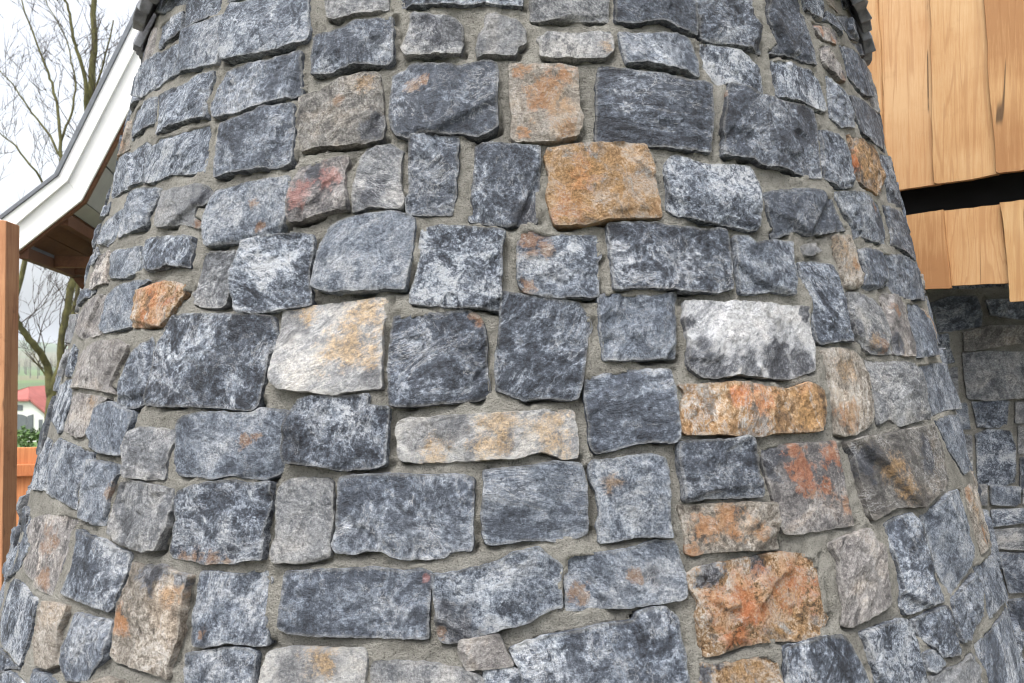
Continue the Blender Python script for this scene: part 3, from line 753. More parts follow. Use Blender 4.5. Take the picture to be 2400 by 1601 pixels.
def stone_geometry(poly, seed, step, lift, relief=1.0, jag=0.0015, skirt=0.05, grow_=0.0015):
    """returns local verts (u, v, w), quads, the face field data"""
    area2 = (poly[:, 0] * np.roll(poly[:, 1], -1) - np.roll(poly[:, 0], -1) * poly[:, 1]).sum()
    if area2 < 0: poly = poly[::-1]
    B, nr = outline(poly, seed, jag, grow_)
    n = len(B)
    ci = corners(B)
    # order around the loop starting from the lower left corner
    B = np.roll(B, -ci[0], 0); ci = [(c - ci[0]) % n for c in ci]
    if not (0 < ci[1] < ci[2] < ci[3]):
        ci = [0, n // 4, n // 2, 3 * n // 4]
    Bc = np.vstack([B, B[:1]])
    s0, s1, s2, s3 = Bc[:ci[1] + 1], Bc[ci[1]:ci[2] + 1], Bc[ci[2]:ci[3] + 1], Bc[ci[3]:]
    ln = lambda S: np.linalg.norm(np.diff(S, axis=0), axis=1).sum()
    nu = int(np.clip(max(ln(s0), ln(s2)) / step, 5, 90)) + 1
    nv = int(np.clip(max(ln(s1), ln(s3)) / step, 5, 90)) + 1
    bo, ri, to, le = resample(s0, nu), resample(s1, nv), resample(s2, nu)[::-1], resample(s3, nv)[::-1]
    u = np.linspace(0, 1, nu)[:, None, None]; v = np.linspace(0, 1, nv)[None, :, None]
    G = (1 - v) * bo[:, None] + v * to[:, None] + (1 - u) * le[None] + u * ri[None] \
        - ((1 - u) * (1 - v) * bo[0] + u * (1 - v) * bo[-1] + (1 - u) * v * to[0] + u * v * to[-1])
    Q = G.reshape(-1, 2)
    r = np.random.default_rng(seed * 13 + 5)
    c = Q.mean(0)
    ext = np.sqrt(np.ptp(Q[:, 0]) * np.ptp(Q[:, 1]))
    D = seg_dist(Q, resample(np.vstack([B, B[:1]]), min(n, 90))[:-1])
    q3 = np.column_stack([Q, np.full(len(Q), seed * 0.731)])
    # cleft face: two to four split planes meeting in creases, a few chips off the arrises, ledges, splintery roughness
    w = np.full(len(Q), 1e9)
    wob = fbm(q3 * np.array([16, 16, 1]) + 3.3, 2) * 0.004
    for k in range(r.integers(2, 5)):
        g = r.normal(size=2) * 0.075 * relief
        pk = c + r.uniform(-0.3, 0.3, 2) * ext
        w = np.minimum(w, (Q - pk) @ g + r.uniform(0, 0.004) * relief + wob * r.uniform(0.2, 1.0))
    for k in range(r.integers(1, 5)):
        p = B[r.integers(0, n)]
        dr = p - c
        an = math.atan2(dr[1], dr[0]) + r.uniform(-0.7, 0.7)
        dr = np.array([math.cos(an), math.sin(an)])
        bite = r.uniform(0.003, 0.016) * min(1.0, ext / 0.16)
        w = np.minimum(w, np.maximum(-((Q - p) @ dr + bite + wob) * r.uniform(0.7, 1.6) + 0.001, -0.009))
    le_n = fbm(q3 * np.array([9, 9, 1]) + r.uniform(0, 50), 3)
    for k in range(2):
        w += 0.0030 * relief * np.tanh((le_n - r.uniform(-0.4, 0.4)) * 60) * max(0, r.uniform(-0.4, 1.0))
    ang = r.uniform(0, np.pi)
    A = np.array([[math.cos(ang), math.sin(ang)], [-math.sin(ang), math.cos(ang)]])
    qr = np.column_stack([(Q @ A.T) * np.array([1.0, 0.35]), np.full(len(Q), seed * 1.37)])
    rough = r.uniform(0.4, 1.3)
    w += 0.0026 * rough * fbm(qr * np.array([34, 34, 1]), 4, gain=0.6, ridged=True)
    w += 0.0015 * rough * fbm(q3 * np.array([75, 75, 1]), 3, gain=0.6)
    w = w - np.percentile(w, 55) + lift
    w = np.clip(w, lift - 0.011, lift + 0.016)
    nface = len(Q)
    ii = np.arange(nface).reshape(nu, nv)
    quads = np.stack([ii[:-1, :-1], ii[1:, :-1], ii[1:, 1:], ii[:-1, 1:]], -1).reshape(-1, 4)
    ring = np.concatenate([ii[:-1, 0], ii[-1, :-1], ii[:0:-1, -1], ii[0, :0:-1]])
    RB = Q[ring]
    tg = np.roll(RB, -1, 0) - np.roll(RB, 1, 0)
    nrm = np.stack([tg[:, 1], -tg[:, 0]], 1); nrm /= np.linalg.norm(nrm, axis=1)[:, None] + 1e-9
    m = len(ring)
    jn = pnoise(np.column_stack([RB * 60, np.full(m, seed * 2.2)]))
    V = [np.column_stack([Q, w])]
    prev = ring
    base = nface
    prev = base + np.arange(m); V.append(np.column_stack([RB, w[ring]])); base += m      # own vertices: a sharp arris
    for (o, dz) in ((0.0014, -0.006), (-0.004, -skirt)):
        V.append(np.column_stack([RB + nrm * (o + jn * 0.0012)[:, None], w[ring] + dz if dz > -skirt else np.full(m, -skirt)]))
        cur = base + np.arange(m)
        quads = np.vstack([quads, np.stack([prev, cur, np.roll(cur, -1), np.roll(prev, -1)], -1)])
        prev = cur; base += m
    V = np.vstack(V)
    film = np.clip(1 - D / 0.011, 0, 1)
    film = np.concatenate([film, np.ones(3 * m) * 0.55])
    return V, quads, Q, film, ring


def set_attr(o, name, A):
    at = o.data.attributes.new(name, 'FLOAT_COLOR', 'POINT')
    at.data.foreach_set('color', np.ascontiguousarray(A, dtype=np.float32).ravel())


def wall_stone(cls, poly, patches, seed, frame, bend, parent, step, lift, relief=1.0, grow_=0.0015):
    """poly in metres on the wall's surface round the frame origin; bend maps (u, v, w) to the world"""
    V, quads, Q, film, ring = stone_geometry(poly, seed, step, lift, relief, grow_=grow_)
    W = bend(V)
    o0, ex, ey, ez = frame
    M = Matrix(((ex[0], ey[0], ez[0], o0[0]), (ex[1], ey[1], ez[1], o0[1]), (ex[2], ey[2], ez[2], o0[2]), (0, 0, 0, 1)))
    Lc = (W - o0) @ np.stack([ex, ey, ez], 1)
    o = mesh_obj('stone', Lc, quads, MS[cls], parent, True, M)
    n = len(V)
    A = np.zeros((n, 4)); T = np.zeros((n, 4)); A[:, 3] = 1; T[:, 3] = 1
    for k, x, y, r in patches:
        r = max(r, 1e-3)
        q3 = np.column_stack([V[:, :2] / r * 1.1, np.full(n, seed * 2.3 + x * 50)])
        d = np.hypot(V[:, 0] - x + 0.75 * r * fbm(q3, 3), V[:, 1] - y + 0.75 * r * fbm(q3 + 31.7, 3)) / r
        f = np.clip(1.02 * np.exp(-(d * 0.95) ** 2), 0, 1)
        if k == 'R': A[:, 0] = np.maximum(A[:, 0], f)
        elif k == 'L': A[:, 1] = np.maximum(A[:, 1], f)
        elif k == 'K': A[:, 2] = np.maximum(A[:, 2], np.minimum(1.0, 1.5 * f))
        elif k == 'Y': T[:, 0] = np.maximum(T[:, 0], f)
        elif k == 'X': T[:, 1] = np.maximum(T[:, 1], f)
    T[:, 2] = film
    set_attr(o, 'patch', A); set_attr(o, 'tint', T)
    return o


CARVE, POLYS = [], []
seed = 0
for ln in STONES.strip().split('\n'):
    cls, pts, pat = ln.split(';')
    seed += 1
    a = np.array([float(v) for v in pts.split(',')]).reshape(-1, 2) / 1000
    thc, zc = a[:, 0].mean(), a[:, 1].mean()
    rc = R0 - BAT * zc
    loc = lambda th, z: np.stack([(th - thc) * rc, (z - zc) * NS], -1)
    poly = loc(a[:, 0], a[:, 1])
    pa = []
    for p in pat.split():
        k, v = p.split(':')
        t, z, r = [float(x) / 1000 for x in v.split(',')]
        q = loc(np.array(t), np.array(z))
        pa.append((k, q[0], q[1], r))
    bend = lambda V: cone(thc + V[:, 0] / rc, zc + V[:, 1] / NS, V[:, 2])
    rr = np.random.default_rng(seed)
    fl = float(np.clip(1.55 - abs(thc) / 0.62, 0.12, 1.0))      # towards the flanks the stones sit flatter in the wall
    step = 0.0042 if abs(thc) < 0.95 else 0.0055
    POLYS.append(np.column_stack([a[:, 0], a[:, 1]]))
    ol = resample(np.vstack([poly, poly[:1]]), 120)
    if (poly[:, 0] * np.roll(poly[:, 1], -1) - np.roll(poly[:, 0], -1) * poly[:, 1]).sum() < 0: ol = ol[::-1]
    for p, q in zip(ol[:-1], ol[1:]):
        d = q - p; ex = 1.0 if d[0] > 0.5 * np.linalg.norm(d) else 0.45
        if d[0] > -0.3 * np.linalg.norm(d): CARVE.append((thc + (p[0] + q[0]) / 2 / rc, zc + (p[1] + q[1]) / 2 / NS - 0.002, ex))
    wall_stone(cls, poly, pa, seed, frame_cone(thc, zc), bend, tower, step, rr.uniform(0.000, 0.014) * fl, rr.uniform(0.6, 1.2) * (0.5 + 0.5 * fl), 0.0015 * (3.6 * fl - 2.6))

# the mortar body: fine where the camera looks, coarse elsewhere, all the way round
thf = np.concatenate([np.arange(-math.pi, -1.35, 0.05), np.arange(-1.35, 1.35, 0.0042), np.arange(1.35, math.pi, 0.05)])
zf = np.concatenate([np.arange(-1.66, -0.82, 0.04), np.arange(-0.82, 1.16, 0.0042), [1.2, 1.28]])
TH, ZZ = np.meshgrid(thf, zf, indexing='ij')
base = cone(TH.ravel(), ZZ.ravel(), 0.0)
dep = -0.008 + 0.009 * fbm(base * 5.0, 3) + 0.0045 * fbm(base * 38.0, 3) + 0.0022 * fbm(base * 120.0, 2, ridged=True)
# hollows the trowel left under the stones' lower arrises and beside some of them
hol = np.zeros(TH.shape)
i0 = int(np.searchsorted(thf, -1.349)); j0 = int(np.searchsorted(zf, -0.8199))
for tt, zz, ex in CARVE:
    i = i0 + int(round((tt + 1.35) / 0.0042)); j = j0 + int(round((zz + 0.82) / 0.0042))
    if i0 < i < i0 + 640 and j0 + 4 < j < j0 + 466:
        for dj, f in ((2, .5), (1, .9), (0, 1.0), (-1, 0.8), (-2, .35)):
            hol[i, j + dj] = max(hol[i, j + dj], f * ex)
            hol[i + 1, j + dj] = max(hol[i + 1, j + dj], f * ex)
flank = np.clip((np.abs(TH.ravel()) - 0.45) / 0.40, 0, 1)
dep = dep * (1 - 0.65 * flank) - 0.001 * flank
dep = dep - (1 - 0.8 * flank) * hol.ravel() * np.clip(0.007 + 0.055 * fbm(base * 14.0, 2), 0.0, 0.034)
dep = np.clip(dep, -0.046, 0.001).reshape(TH.shape)
for pg in POLYS:                       # the bed behind each stone lies deeper than the joints
    pc = pg.mean(0)
    pg = pc + (pg - pc) * (1 - 0.006 / (np.abs(pg - pc).max(0) + 1e-6))
    ia, ib = np.searchsorted(thf, pg[:, 0].min()), np.searchsorted(thf, pg[:, 0].max())
    ja, jb = np.searchsorted(zf, pg[:, 1].min()), np.searchsorted(zf, pg[:, 1].max())
    X, Y = TH[ia:ib, ja:jb], ZZ[ia:ib, ja:jb]
    ins = np.zeros(X.shape, bool)
    for q0, q1 in zip(pg, np.roll(pg, -1, 0)):
        if abs(q1[1] - q0[1]) > 1e-9:
            ins ^= ((q0[1] > Y) != (q1[1] > Y)) & (X < (q1[0] - q0[0]) * (Y - q0[1]) / (q1[1] - q0[1]) + q0[0])
    blk = dep[ia:ib, ja:jb]
    blk[ins] = np.minimum(blk[ins], -0.030)
dep = dep.ravel()
MV = cone(TH.ravel(), ZZ.ravel(), dep)
nt_, nz_ = TH.shape
ii = np.arange(nt_ * nz_).reshape(nt_, nz_)
nx = np.roll(ii, -1, 0)
MF = np.stack([ii[:, :-1], nx[:, :-1], nx[:, 1:], ii[:, 1:]], -1).reshape(-1, 4)
mesh_obj('mortar', MV, MF, M_MORTAR, tower, True)

# courses outside the photograph's view: above, below and round the back
def inside(pg, X, Y):
    ins = np.zeros(X.shape, bool)
    for q0, q1 in zip(pg, np.roll(pg, -1, 0)):
        if abs(q1[1] - q0[1]) > 1e-9:
            ins ^= ((q0[1] > Y) != (q1[1] > Y)) & (X < (q1[0] - q0[0]) * (Y - q0[1]) / (q1[1] - q0[1]) + q0[0])
    return ins


def fill_courses(u0, u1, v0, v1, polys, ru):
    """rectangles (u, v, du, dv) in free wall between polys; u runs in units of which 1 = ru metres"""
    du_, dv_ = 0.008 / ru, 0.008
    nu, nv = int((u1 - u0) / du_) + 1, int((v1 - v0) / dv_) + 1
    U, Vv = np.meshgrid(u0 + np.arange(nu) * du_, v0 + np.arange(nv) * dv_, indexing='ij')
    occ = np.zeros(U.shape, bool)
    for pg in polys:
        pc = pg.mean(0)
        q = pc + (pg - pc) * (1 + np.array([0.012 / ru, 0.012]) / (np.abs(pg - pc).max(0) + 1e-6))
        ia, ib = np.clip(((np.array([q[:, 0].min(), q[:, 0].max()]) - u0) / du_).astype(int) + np.array([-1, 2]), 0, nu)
        ja, jb = np.clip(((np.array([q[:, 1].min(), q[:, 1].max()]) - v0) / dv_).astype(int) + np.array([-1, 2]), 0, nv)
        if ib > ia and jb > ja: occ[ia:ib, ja:jb] |= inside(q, U[ia:ib, ja:jb], Vv[ia:ib, ja:jb])
    out = []
    for hs in ((22, 17, 20, 24), (13, 11, 12), (8, 7)):
        j = 0; row = 0
        while j < nv - hs[-1]:
            h = min(hs[row % len(hs)], nv - j); row += 1
            i = random.randint(0, 3)
            while i < nu - 6:
                done = False
                for wd in (random.randint(24, 36), random.randint(17, 24), 13, 8):
                    if i + wd <= nu and wd * 1.1 >= h * 0.6 and not occ[i:i + wd, j:j + h].any():
                        occ[i:i + wd, j:j + h] = True
                        out.append((U[i, 0], Vv[0, j], wd * du_, h * dv_))
                        i += wd; done = True
                        break
                if not done: i += 1
            j += h if hs[0] > 20 else 2
    return out


def rect_poly(w, h):
    j = lambda s: random.uniform(-s, s)
    m = 0.008
    return np.array([(-w / 2 + m + j(.005), -h / 2 + m + j(.005)), (j(.02), -h / 2 + m + j(.004)), (w / 2 - m + j(.005), -h / 2 + m + j(.005)), (w / 2 - m + j(.005), j(.02)),
                     (w / 2 - m + j(.005), h / 2 - m + j(.005)), (j(.02), h / 2 - m + j(.004)), (-w / 2 + m + j(.005), h / 2 - m + j(.005)), (-w / 2 + m + j(.005), j(.02))])


rects = fill_courses(-math.pi, math.pi, -1.62, 1.02, POLYS, 1.5)
rects.sort(key=lambda q: abs(q[0] + q[2] / 2) + 0.5 * abs(q[1] + q[3] / 2))
fv, ff, nb = [], [], 0
for k, (u, v, du, dv) in enumerate(rects):
    tc_, zc_ = u + du / 2, v + dv / 2
    rr_ = R0 - BAT * zc_
    poly = rect_poly(du * rr_, dv * NS)
    bend = lambda V: cone(tc_ + V[:, 0] / rr_, zc_ + V[:, 1] / NS, V[:, 2])
    if k < 110:
        wall_stone(random.choice('dddddDDDllpbt'), poly, [], 700 + k, frame_cone(tc_, zc_), bend, tower, 0.009, random.uniform(0, 0.010), 1.0)
    else:
        Vv, Qq, _, _, _ = stone_geometry(poly, 700 + k, 0.030, random.uniform(0, 0.008), 1.0)
        fv.append(bend(Vv)); ff.append(Qq + nb); nb += len(Vv)
fo = mesh_obj('stone_courses', np.vstack(fv), np.vstack(ff), MS['d'], tower, True)
tag(fo, kind='stuff')

# slates of the conical roof: the lowest ring hangs over the wall head
M_SLATE = plain_mat('grey_slate', (0.17, 0.178, 0.20), 0.5, 26, 0.65, 0.4, 0.008, 45)
def slate_shape(th0, th1, z0, z1, w0, w1, seed):
    """slab between two angles; bottom offset w0, top offset w1, thickness 2 cm, ragged lower edge"""
    n = 7
    r = np.random.default_rng(seed)
    t = np.linspace(th0, th1, n)
    low = z0 + r.uniform(-0.022, 0.022, n)
    A, Bq = [], []
    lo_o = cone(t, low, w0 + 0.02 + r.uniform(-.006, .006, n)); up_o = cone(t, np.full(n, z1), w1 + 0.02)
    lo_i = cone(t, low, w0 - 0.012); up_i = cone(t, np.full(n, z1), w1 - 0.012)
    return MB().prism(list(lo_o) + list(up_o[::-1]), list(lo_i) + list(up_i[::-1]))
na = 34
for i in range(na):
    a0 = -math.pi + i * 2 * math.pi / na
    slate_shape(a0 + .008, a0 + 2 * math.pi / na - .008 + random.uniform(0, .01), 1.0 + random.uniform(-.02, .02), 1.30, 0.028 + random.uniform(-.008, .010), -0.03, i + 40).build('slate', M_SLATE, tower, bevel=0.004)
mb = MB()
z = 1.2
row = 0
while z < 2.9:
    s0, s1 = z, z + 0.26
    rr0 = (R0 - BAT * z)
    shrink = lambda zz: -(zz - 1.2) * 0.50
    n2 = max(8, int(30 * max(0.2, (rr0 + shrink(z)) / rr0)))
    for i in range(n2):
        a0 = (i + 0.5 * (row % 2)) * 2 * math.pi / n2
        sl = slate_shape(a0 + .01, a0 + 2 * math.pi / n2 - .01, s0, s1, 0.02 + shrink(s0), shrink(s1) - 0.02, 90 + i + row * 50)
        mb.add(sl.V, sl.F)
    z += 0.17; row += 1
tag(mb.build('slate_roof', M_SLATE, tower), kind='stuff')


# ------------------------------------------------------------------ timber cladding on the right
M_PLANK = wood_mat('fresh_larch', (0.27, 0.137, 0.056), (0.375, 0.222, 0.100), (0.45, 0.305, 0.158), axis=2, dirt=0.12)
PLANKS = '''-22;-228,2142,-119,2098,-114,1207,-96,762,-191,763
0;-141,2107,-90,2086,-81,1582,-67,1329,-59,1003,-47,728,-107,726,-125,1209,-130,1597
-20;-97,2089,127,1998,139,1514,154,1308,169,1177,161,960,162,722,5,719,-61,721,-62,1004,-70,1330,-83,1583
2;109,2006,323,1919,337,1453,349,1099,380,728,267,719,139,720,135,965,130,1517
26;317,1921,516,1841,517,1398,516,731,460,724,371,726,363,868,349,1046,343,1258,333,1455
0;510,1843,688,1771,677,729,516,726,507,1231
24;-48,596,72,601,179,606,187,486,205,280,205,274,119,276,-7,275,-23,432
0;163,604,296,605,389,606,394,465,407,285,309,286,192,286,178,451
26;383,608,459,609,529,609,529,385,532,209,410,208,402,396,393,500
0;515,608,676,612,672,227,522,218
0;-267,590,-30,594,5,275,-270,272'''
WA, WG = np.array([1.69361, 3.35]), np.array([0.74957, -0.66193])
WNv = np.array([-WG[1], WG[0]]); WNv = -WNv if WNv @ np.array([-1.7, -3.3]) < 0 else WNv   # towards the camera
clad = tag(empty('timber_cladding', (1.95, 3.15, 0)), 'fresh orange waney-edge boarding in two tiers with a dark gap between', 'cladding')


def wp(s, z, w, A=WA, G=WG, N=WNv):
    return np.array([A[0] + G[0] * s + N[0] * w, A[1] + G[1] * s + N[1] * w, z + EYE])


EXTRA = []
s_ = -1.05
while s_ < 1.5:
    if -0.27 < s_ < 0.5: s_ = 0.5
    w_ = random.uniform(0.19, 0.25) if s_ > 0 else 0.2
    ly_ = random.choice((0, 2, 24))
    zb, zl = 0.715 + random.uniform(-.015, .01), 0.60 + random.uniform(-.01, .015)
    EXTRA.append('%d;%d,%d,%d,%d,%d,%d,%d,%d' % ((ly_, s_ * 1000 - 15, 2250, (s_ + w_) * 1000, 2250, (s_ + w_) * 1000 + 10, zb * 1000 - 6, s_ * 1000, zb * 1000)))
    EXTRA.append('%d;%d,%d,%d,%d,%d,%d,%d,%d' % ((ly_ + 1, s_ * 1000 - 8, zl * 1000, (s_ + w_) * 1000, zl * 1000 - 5, (s_ + w_) * 1000 + 6, random.randint(215, 262), s_ * 1000, 240)))
    s_ += w_ - 0.01 if s_ > 0 else 0.19
PLANKS = PLANKS.strip() + '\n' + '\n'.join(EXTRA)
pk = 0
for ln in PLANKS.strip().split('\n'):
    ly, pts = ln.split(';')
    pk += 1
    a = np.array([float(v) for v in pts.split(',')]).reshape(-1, 2) / 1000
    B = np.vstack([a, a[:1]])
    B = resample(B, 160)[:-1]
    c = B.mean(0)
    off = pnoise(np.column_stack([B * np.array([3, 7]), np.full(len(B), pk * 5.1)])) * 0.006 + pnoise(np.column_stack([B * 40, np.full(len(B), pk * 2.1)])) * 0.0012
    B[:, 0] += off
    B[:, 1] += pnoise(np.column_stack([B * 30, np.full(len(B), pk * 1.1 + 4)])) * 0.002
    w0 = float(ly) / 1000
    ctr = wp(c[0], c[1], w0)
    G3 = np.array([WG[0], WG[1], 0]); N3 = np.array([WNv[0], WNv[1], 0]); Z3 = np.array([0, 0, 1.0])
    loc = lambda P, w: np.column_stack([P[:, 0] - c[0], np.full(len(P), w), P[:, 1] - c[1]])
    n = len(B)
    rings = [loc(B, -0.011), loc(B, 0.009), loc(c + (B - c) * np.array([0.975, 0.997]), 0.013)]
    V = np.vstack(rings)
    Fq = [list(range(n))] + [list(range(2 * n, 3 * n))]
    for q in range(2):
        Fq += [[q * n + i, q * n + (i + 1) % n, (q + 1) * n + (i + 1) % n, (q + 1) * n + i] for i in range(n)]
    Mx = Matrix(((G3[0], N3[0], 0, ctr[0]), (G3[1], N3[1], 0, ctr[1]), (0, 0, 1, ctr[2]), (0, 0, 0, 1)))
    mesh_obj('plank', V, Fq, M_PLANK, clad, False, Mx)
M_GAP_SHADE = plain_mat('gap_shade_black', (0.012, 0.012, 0.013), 0.2, 10, 0.9, 0.1)  # shade of the cavity behind the boards, put into a sheet's near-black colour
mb = MB()
P0, P1 = -1.2, 1.6
def slab(mb, s0, s1, z0, z1, w0, w1, A=WA, G=WG, N=WNv):
    mb.prism([wp(s0, z0, w0, A, G, N), wp(s1, z0, w0, A, G, N), wp(s1, z1, w0, A, G, N), wp(s0, z1, w0, A, G, N)],
             [wp(s0, z0, w1, A, G, N), wp(s1, z0, w1, A, G, N), wp(s1, z1, w1, A, G, N), wp(s0, z1, w1, A, G, N)])
    return mb
slab(MB(), P0, P1, 0.33, 2.3, -0.16, -0.13).build('gap_shade_sheet', M_GAP_SHADE, clad)
slab(MB(), P0, P1, 2.3, 2.34, -0.18, 0.06).build('head_board', M_PLANK, clad)
M_BATTEN = wood_mat('batten_timber', (0.30, 0.16, 0.07), (0.42, 0.25, 0.12), (0.5, 0.33, 0.18), axis=0)  # the battens' own timber tone, a little paler than the planks
for zz in (0.42, 0.95, 1.9):
    slab(MB(), P0, P1, zz, zz + 0.05, -0.129, -0.032).build('batten', M_BATTEN, clad)

# the stone plinth wall under the cladding
WALL = '''D;83,216,94,239,168,262,278,265,292,182,292,123,209,112,125,101,110,173;
D;313,246,460,243,573,234,572,149,424,157,323,170;
b;225,100,323,129,459,127,572,126,571,51,423,46,270,17,229,18;
D;104,90,167,98,172,41,187,-36,145,-42,114,54;
d;221,6,311,12,458,11,571,11,569,-194,421,-197,320,-205,237,-201,228,-112;
d;253,-218,370,-210,395,-215,395,-314,369,-326,278,-329;
d;425,-214,568,-212,568,-297,425,-301;
d;272,-358,318,-334,409,-336,419,-411,422,-565,367,-587,270,-587;
d;434,-318,567,-314,566,-434,433,-440;
d;443,-456,566,-451,565,-599,442,-606;
d;8,247,62,246,77,114,7,102;
d;7,84,87,84,129,-36,6,-36;
d;6,-67,197,-59,206,-207,5,-211;
d;4,-229,232,-224,252,-336,4,-344;
d;3,-368,252,-359,255,-588,2,-602;
d;321,-587,442,-586,441,-655,421,-674,326,-669;
d;452,-586,565,-579,564,-648,451,-661;
d;330,-691,451,-684,564,-676,563,-733,450,-747,330,-767;
d;330,-785,563,-750,562,-852,364,-869,334,-865;
D;349,-887,562,-864,560,-1040,393,-1056,368,-990;
D;397,-1085,560,-1051,558,-1204,421,-1220,402,-1159;
d;426,-1231,558,-1215,555,-1504,458,-1518,440,-1292;
d;161,-596,306,-588,310,-670,160,-679;
d;160,-703,315,-692,315,-768,160,-779;
d;159,-797,314,-786,319,-872,159,-886;
d;159,-903,334,-889,352,-1061,157,-1080;
d;157,-1110,377,-1087,381,-1225,156,-1251;
d;156,-1269,411,-1238,419,-1381,154,-1416;'''
SA, SG = np.array([1.83417, 3.55]), np.array([0.94479, -0.32767])
SN = np.array([SG[1], -SG[0]]); SN = -SN if SN @ np.array([-1.7, -3.3]) < 0 else SN
plinth = tag(empty('stone_wall', (2.1, 3.5, 0)), 'shaded wall of dark limestone blocks under the timber boarding', 'wall')
sx = np.arange(-1.5, 1.6, 0.012); sz = np.arange(-1.75, 0.60, 0.012)
SX, SZ = np.meshgrid(sx, sz, indexing='ij')
b3 = np.column_stack([SX.ravel(), SZ.ravel(), np.full(SX.size, 3.3)])
dw = np.clip(-0.012 + 0.009 * fbm(b3 * np.array([6, 6, 1]), 3) + 0.004 * fbm(b3 * np.array([40, 40, 1]), 2), -0.03, 0)
PV = np.column_stack([SA[0] + SG[0] * b3[:, 0] + SN[0] * dw, SA[1] + SG[1] * b3[:, 0] + SN[1] * dw, b3[:, 1] + EYE])
ii = np.arange(SX.size).reshape(SX.shape)
mesh_obj('mortar', PV, np.stack([ii[:-1, :-1], ii[1:, :-1], ii[1:, 1:], ii[:-1, 1:]], -1).reshape(-1, 4), M_MORTAR, plinth, True)
e1 = np.array([SG[0], SG[1], 0]); e3 = np.array([SN[0], SN[1], 0]); e2 = np.cross(e3, e1)
WPOLYS = []
for ln in WALL.strip().split('\n'):
    cls, pts, _ = ln.split(';')
    seed += 1
    a = np.array([float(v) for v in pts.split(',')]).reshape(-1, 2) / 1000
    c = a.mean(0)
    o0 = wp(c[0], c[1], 0.0, SA, SG, SN)
    bend = lambda V: o0 + V[:, :1] * e1 + V[:, 1:2] * np.array([0, 0, 1.0]) + V[:, 2:3] * e3
    WPOLYS.append(a)
    cls = {'D': 'd', 'd': 'l' if seed % 2 else 'd', 'b': 'b'}[cls]
    a = a + pnoise(np.column_stack([a * 9, np.full(len(a), 3.1)]))[:, None] * 0.012
    wall_stone(cls, a - c, [], seed, (o0, e1, np.array([0, 0, 1.0]), e3), bend, plinth, 0.006, random.uniform(0, 0.012), 1.2)


for (u, v, du, dv) in fill_courses(-0.9, 1.55, -1.7, 0.5, WPOLYS, 1.0):
    seed += 1
    cu, cv = u + du / 2, v + dv / 2
    o0 = wp(cu, cv, 0.0, SA, SG, SN)
    bend = lambda V: o0 + V[:, :1] * e1 + V[:, 1:2] * np.array([0, 0, 1.0]) + V[:, 2:3] * e3
    wall_stone(random.choice('dddlDb'), rect_poly(du, dv), [], seed, (o0, e1, np.array([0, 0, 1.0]), e3), bend, plinth, 0.014, random.uniform(0, 0.01), 1.0)


# ------------------------------------------------------------------ porch roof on the left
PO, PG = np.array([-3.87333, 6.0]), np.array([0.95783, 0.28735])
PE = np.array([-PG[1], PG[0]])                      # away from the camera
M_WHITE = plain_mat('white_paint', (0.78, 0.78, 0.78), 0.04, 5, 0.45, 0.4)
M_GREYT = plain_mat('grey_roof_edge', (0.13, 0.14, 0.16), 0.2, 12, 0.6, 0.4)
M_ROOFT = plain_mat('dark_roof_tiles', (0.07, 0.07, 0.075), 0.3, 12, 0.7, 0.3, 0.004, 50)
M_SOFF = plain_mat('pale_grey_soffit', (0.30, 0.30, 0.295), 0.08, 6, 0.7, 0.2)
M_BROWN = wood_mat('brown_stained_timber', (0.062, 0.026, 0.013), (0.10, 0.043, 0.021), (0.135, 0.063, 0.031), axis=1, dirt=0.2)
M_POST = wood_mat('weathered_red_timber', (0.17, 0.07, 0.034), (0.29, 0.13, 0.062), (0.40, 0.21, 0.105), axis=2, dirt=0.4)
porch = tag(empty('porch_roof', (-3.4, 7.0, 0)), 'porch roof with flared eave and white bargeboards over brown timbers', 'roof')


def pp(s, z, e):
    return np.array([PO[0] + PG[0] * s + PE[0] * e, PO[1] + PG[1] * s + PE[1] * e, z + EYE])


outer = [(1.45, 4.30), (0.260, 1.425), (-0.120, 1.065)]
grey = [(1.483, 4.29), (0.289, 1.412), (-0.102, 1.043)]
inner = [(1.585, 4.26), (0.340, 1.394), (-0.024, 1.020)]
bott = [(1.785, 4.23), (0.445, 1.232), (-0.007, 0.800)]


def band(name, L, Rr, e0, e1, mat, bevel=0.004):
    for i in range(2):
        A = [L[i], L[i + 1], Rr[i + 1], Rr[i]]
        MB().prism([pp(s, z, e0) for s, z in A], [pp(s, z, e1) for s, z in A]).build(name, mat, porch, bevel=bevel)


band('roof_edge', outer, grey, -0.05, 2.2, M_GREYT)
band('bargeboard', grey, [(x + 0.012, z - 0.02) for x, z in inner], -0.035, -0.004, M_WHITE)
band('bargeboard', inner, bott, 0.0, 0.03, M_WHITE)
under = [(1.700, 4.23), (0.395, 1.29), (-0.020, 0.93)]
under2 = [(1.722, 4.21), (0.415, 1.268), (-0.010, 0.905)]
# soffit boards: pale on the steep slope, brown planking on the flare
def along(A, B, t): return (A[0] + (B[0] - A[0]) * t, A[1] + (B[1] - A[1]) * t)
for k in range(9):
    t0, t1 = k / 9.0, (k + 1) / 9.0 - 0.004
    q = [along(under[1], under[0], t0), along(under[1], under[0], t1), along(under2[1], under2[0], t1), along(under2[1], under2[0], t0)]
    MB().prism([pp(s, z, 0.10) for s, z in q], [pp(s, z, 2.15) for s, z in q]).build('soffit_board', M_SOFF, porch)
for k in range(4):
    t0, t1 = k / 4.0, (k + 1) / 4.0 - 0.012
    q = [along(under[2], under[1], t0), along(under[2], under[1], t1), along(under2[2], under2[1], t1), along(under2[2], under2[1], t0)]
    MB().prism([pp(s, z, 0.10) for s, z in q], [pp(s, z, 2.15) for s, z in q]).build('soffit_board', M_SOFF if k == 3 else M_BROWN, porch)
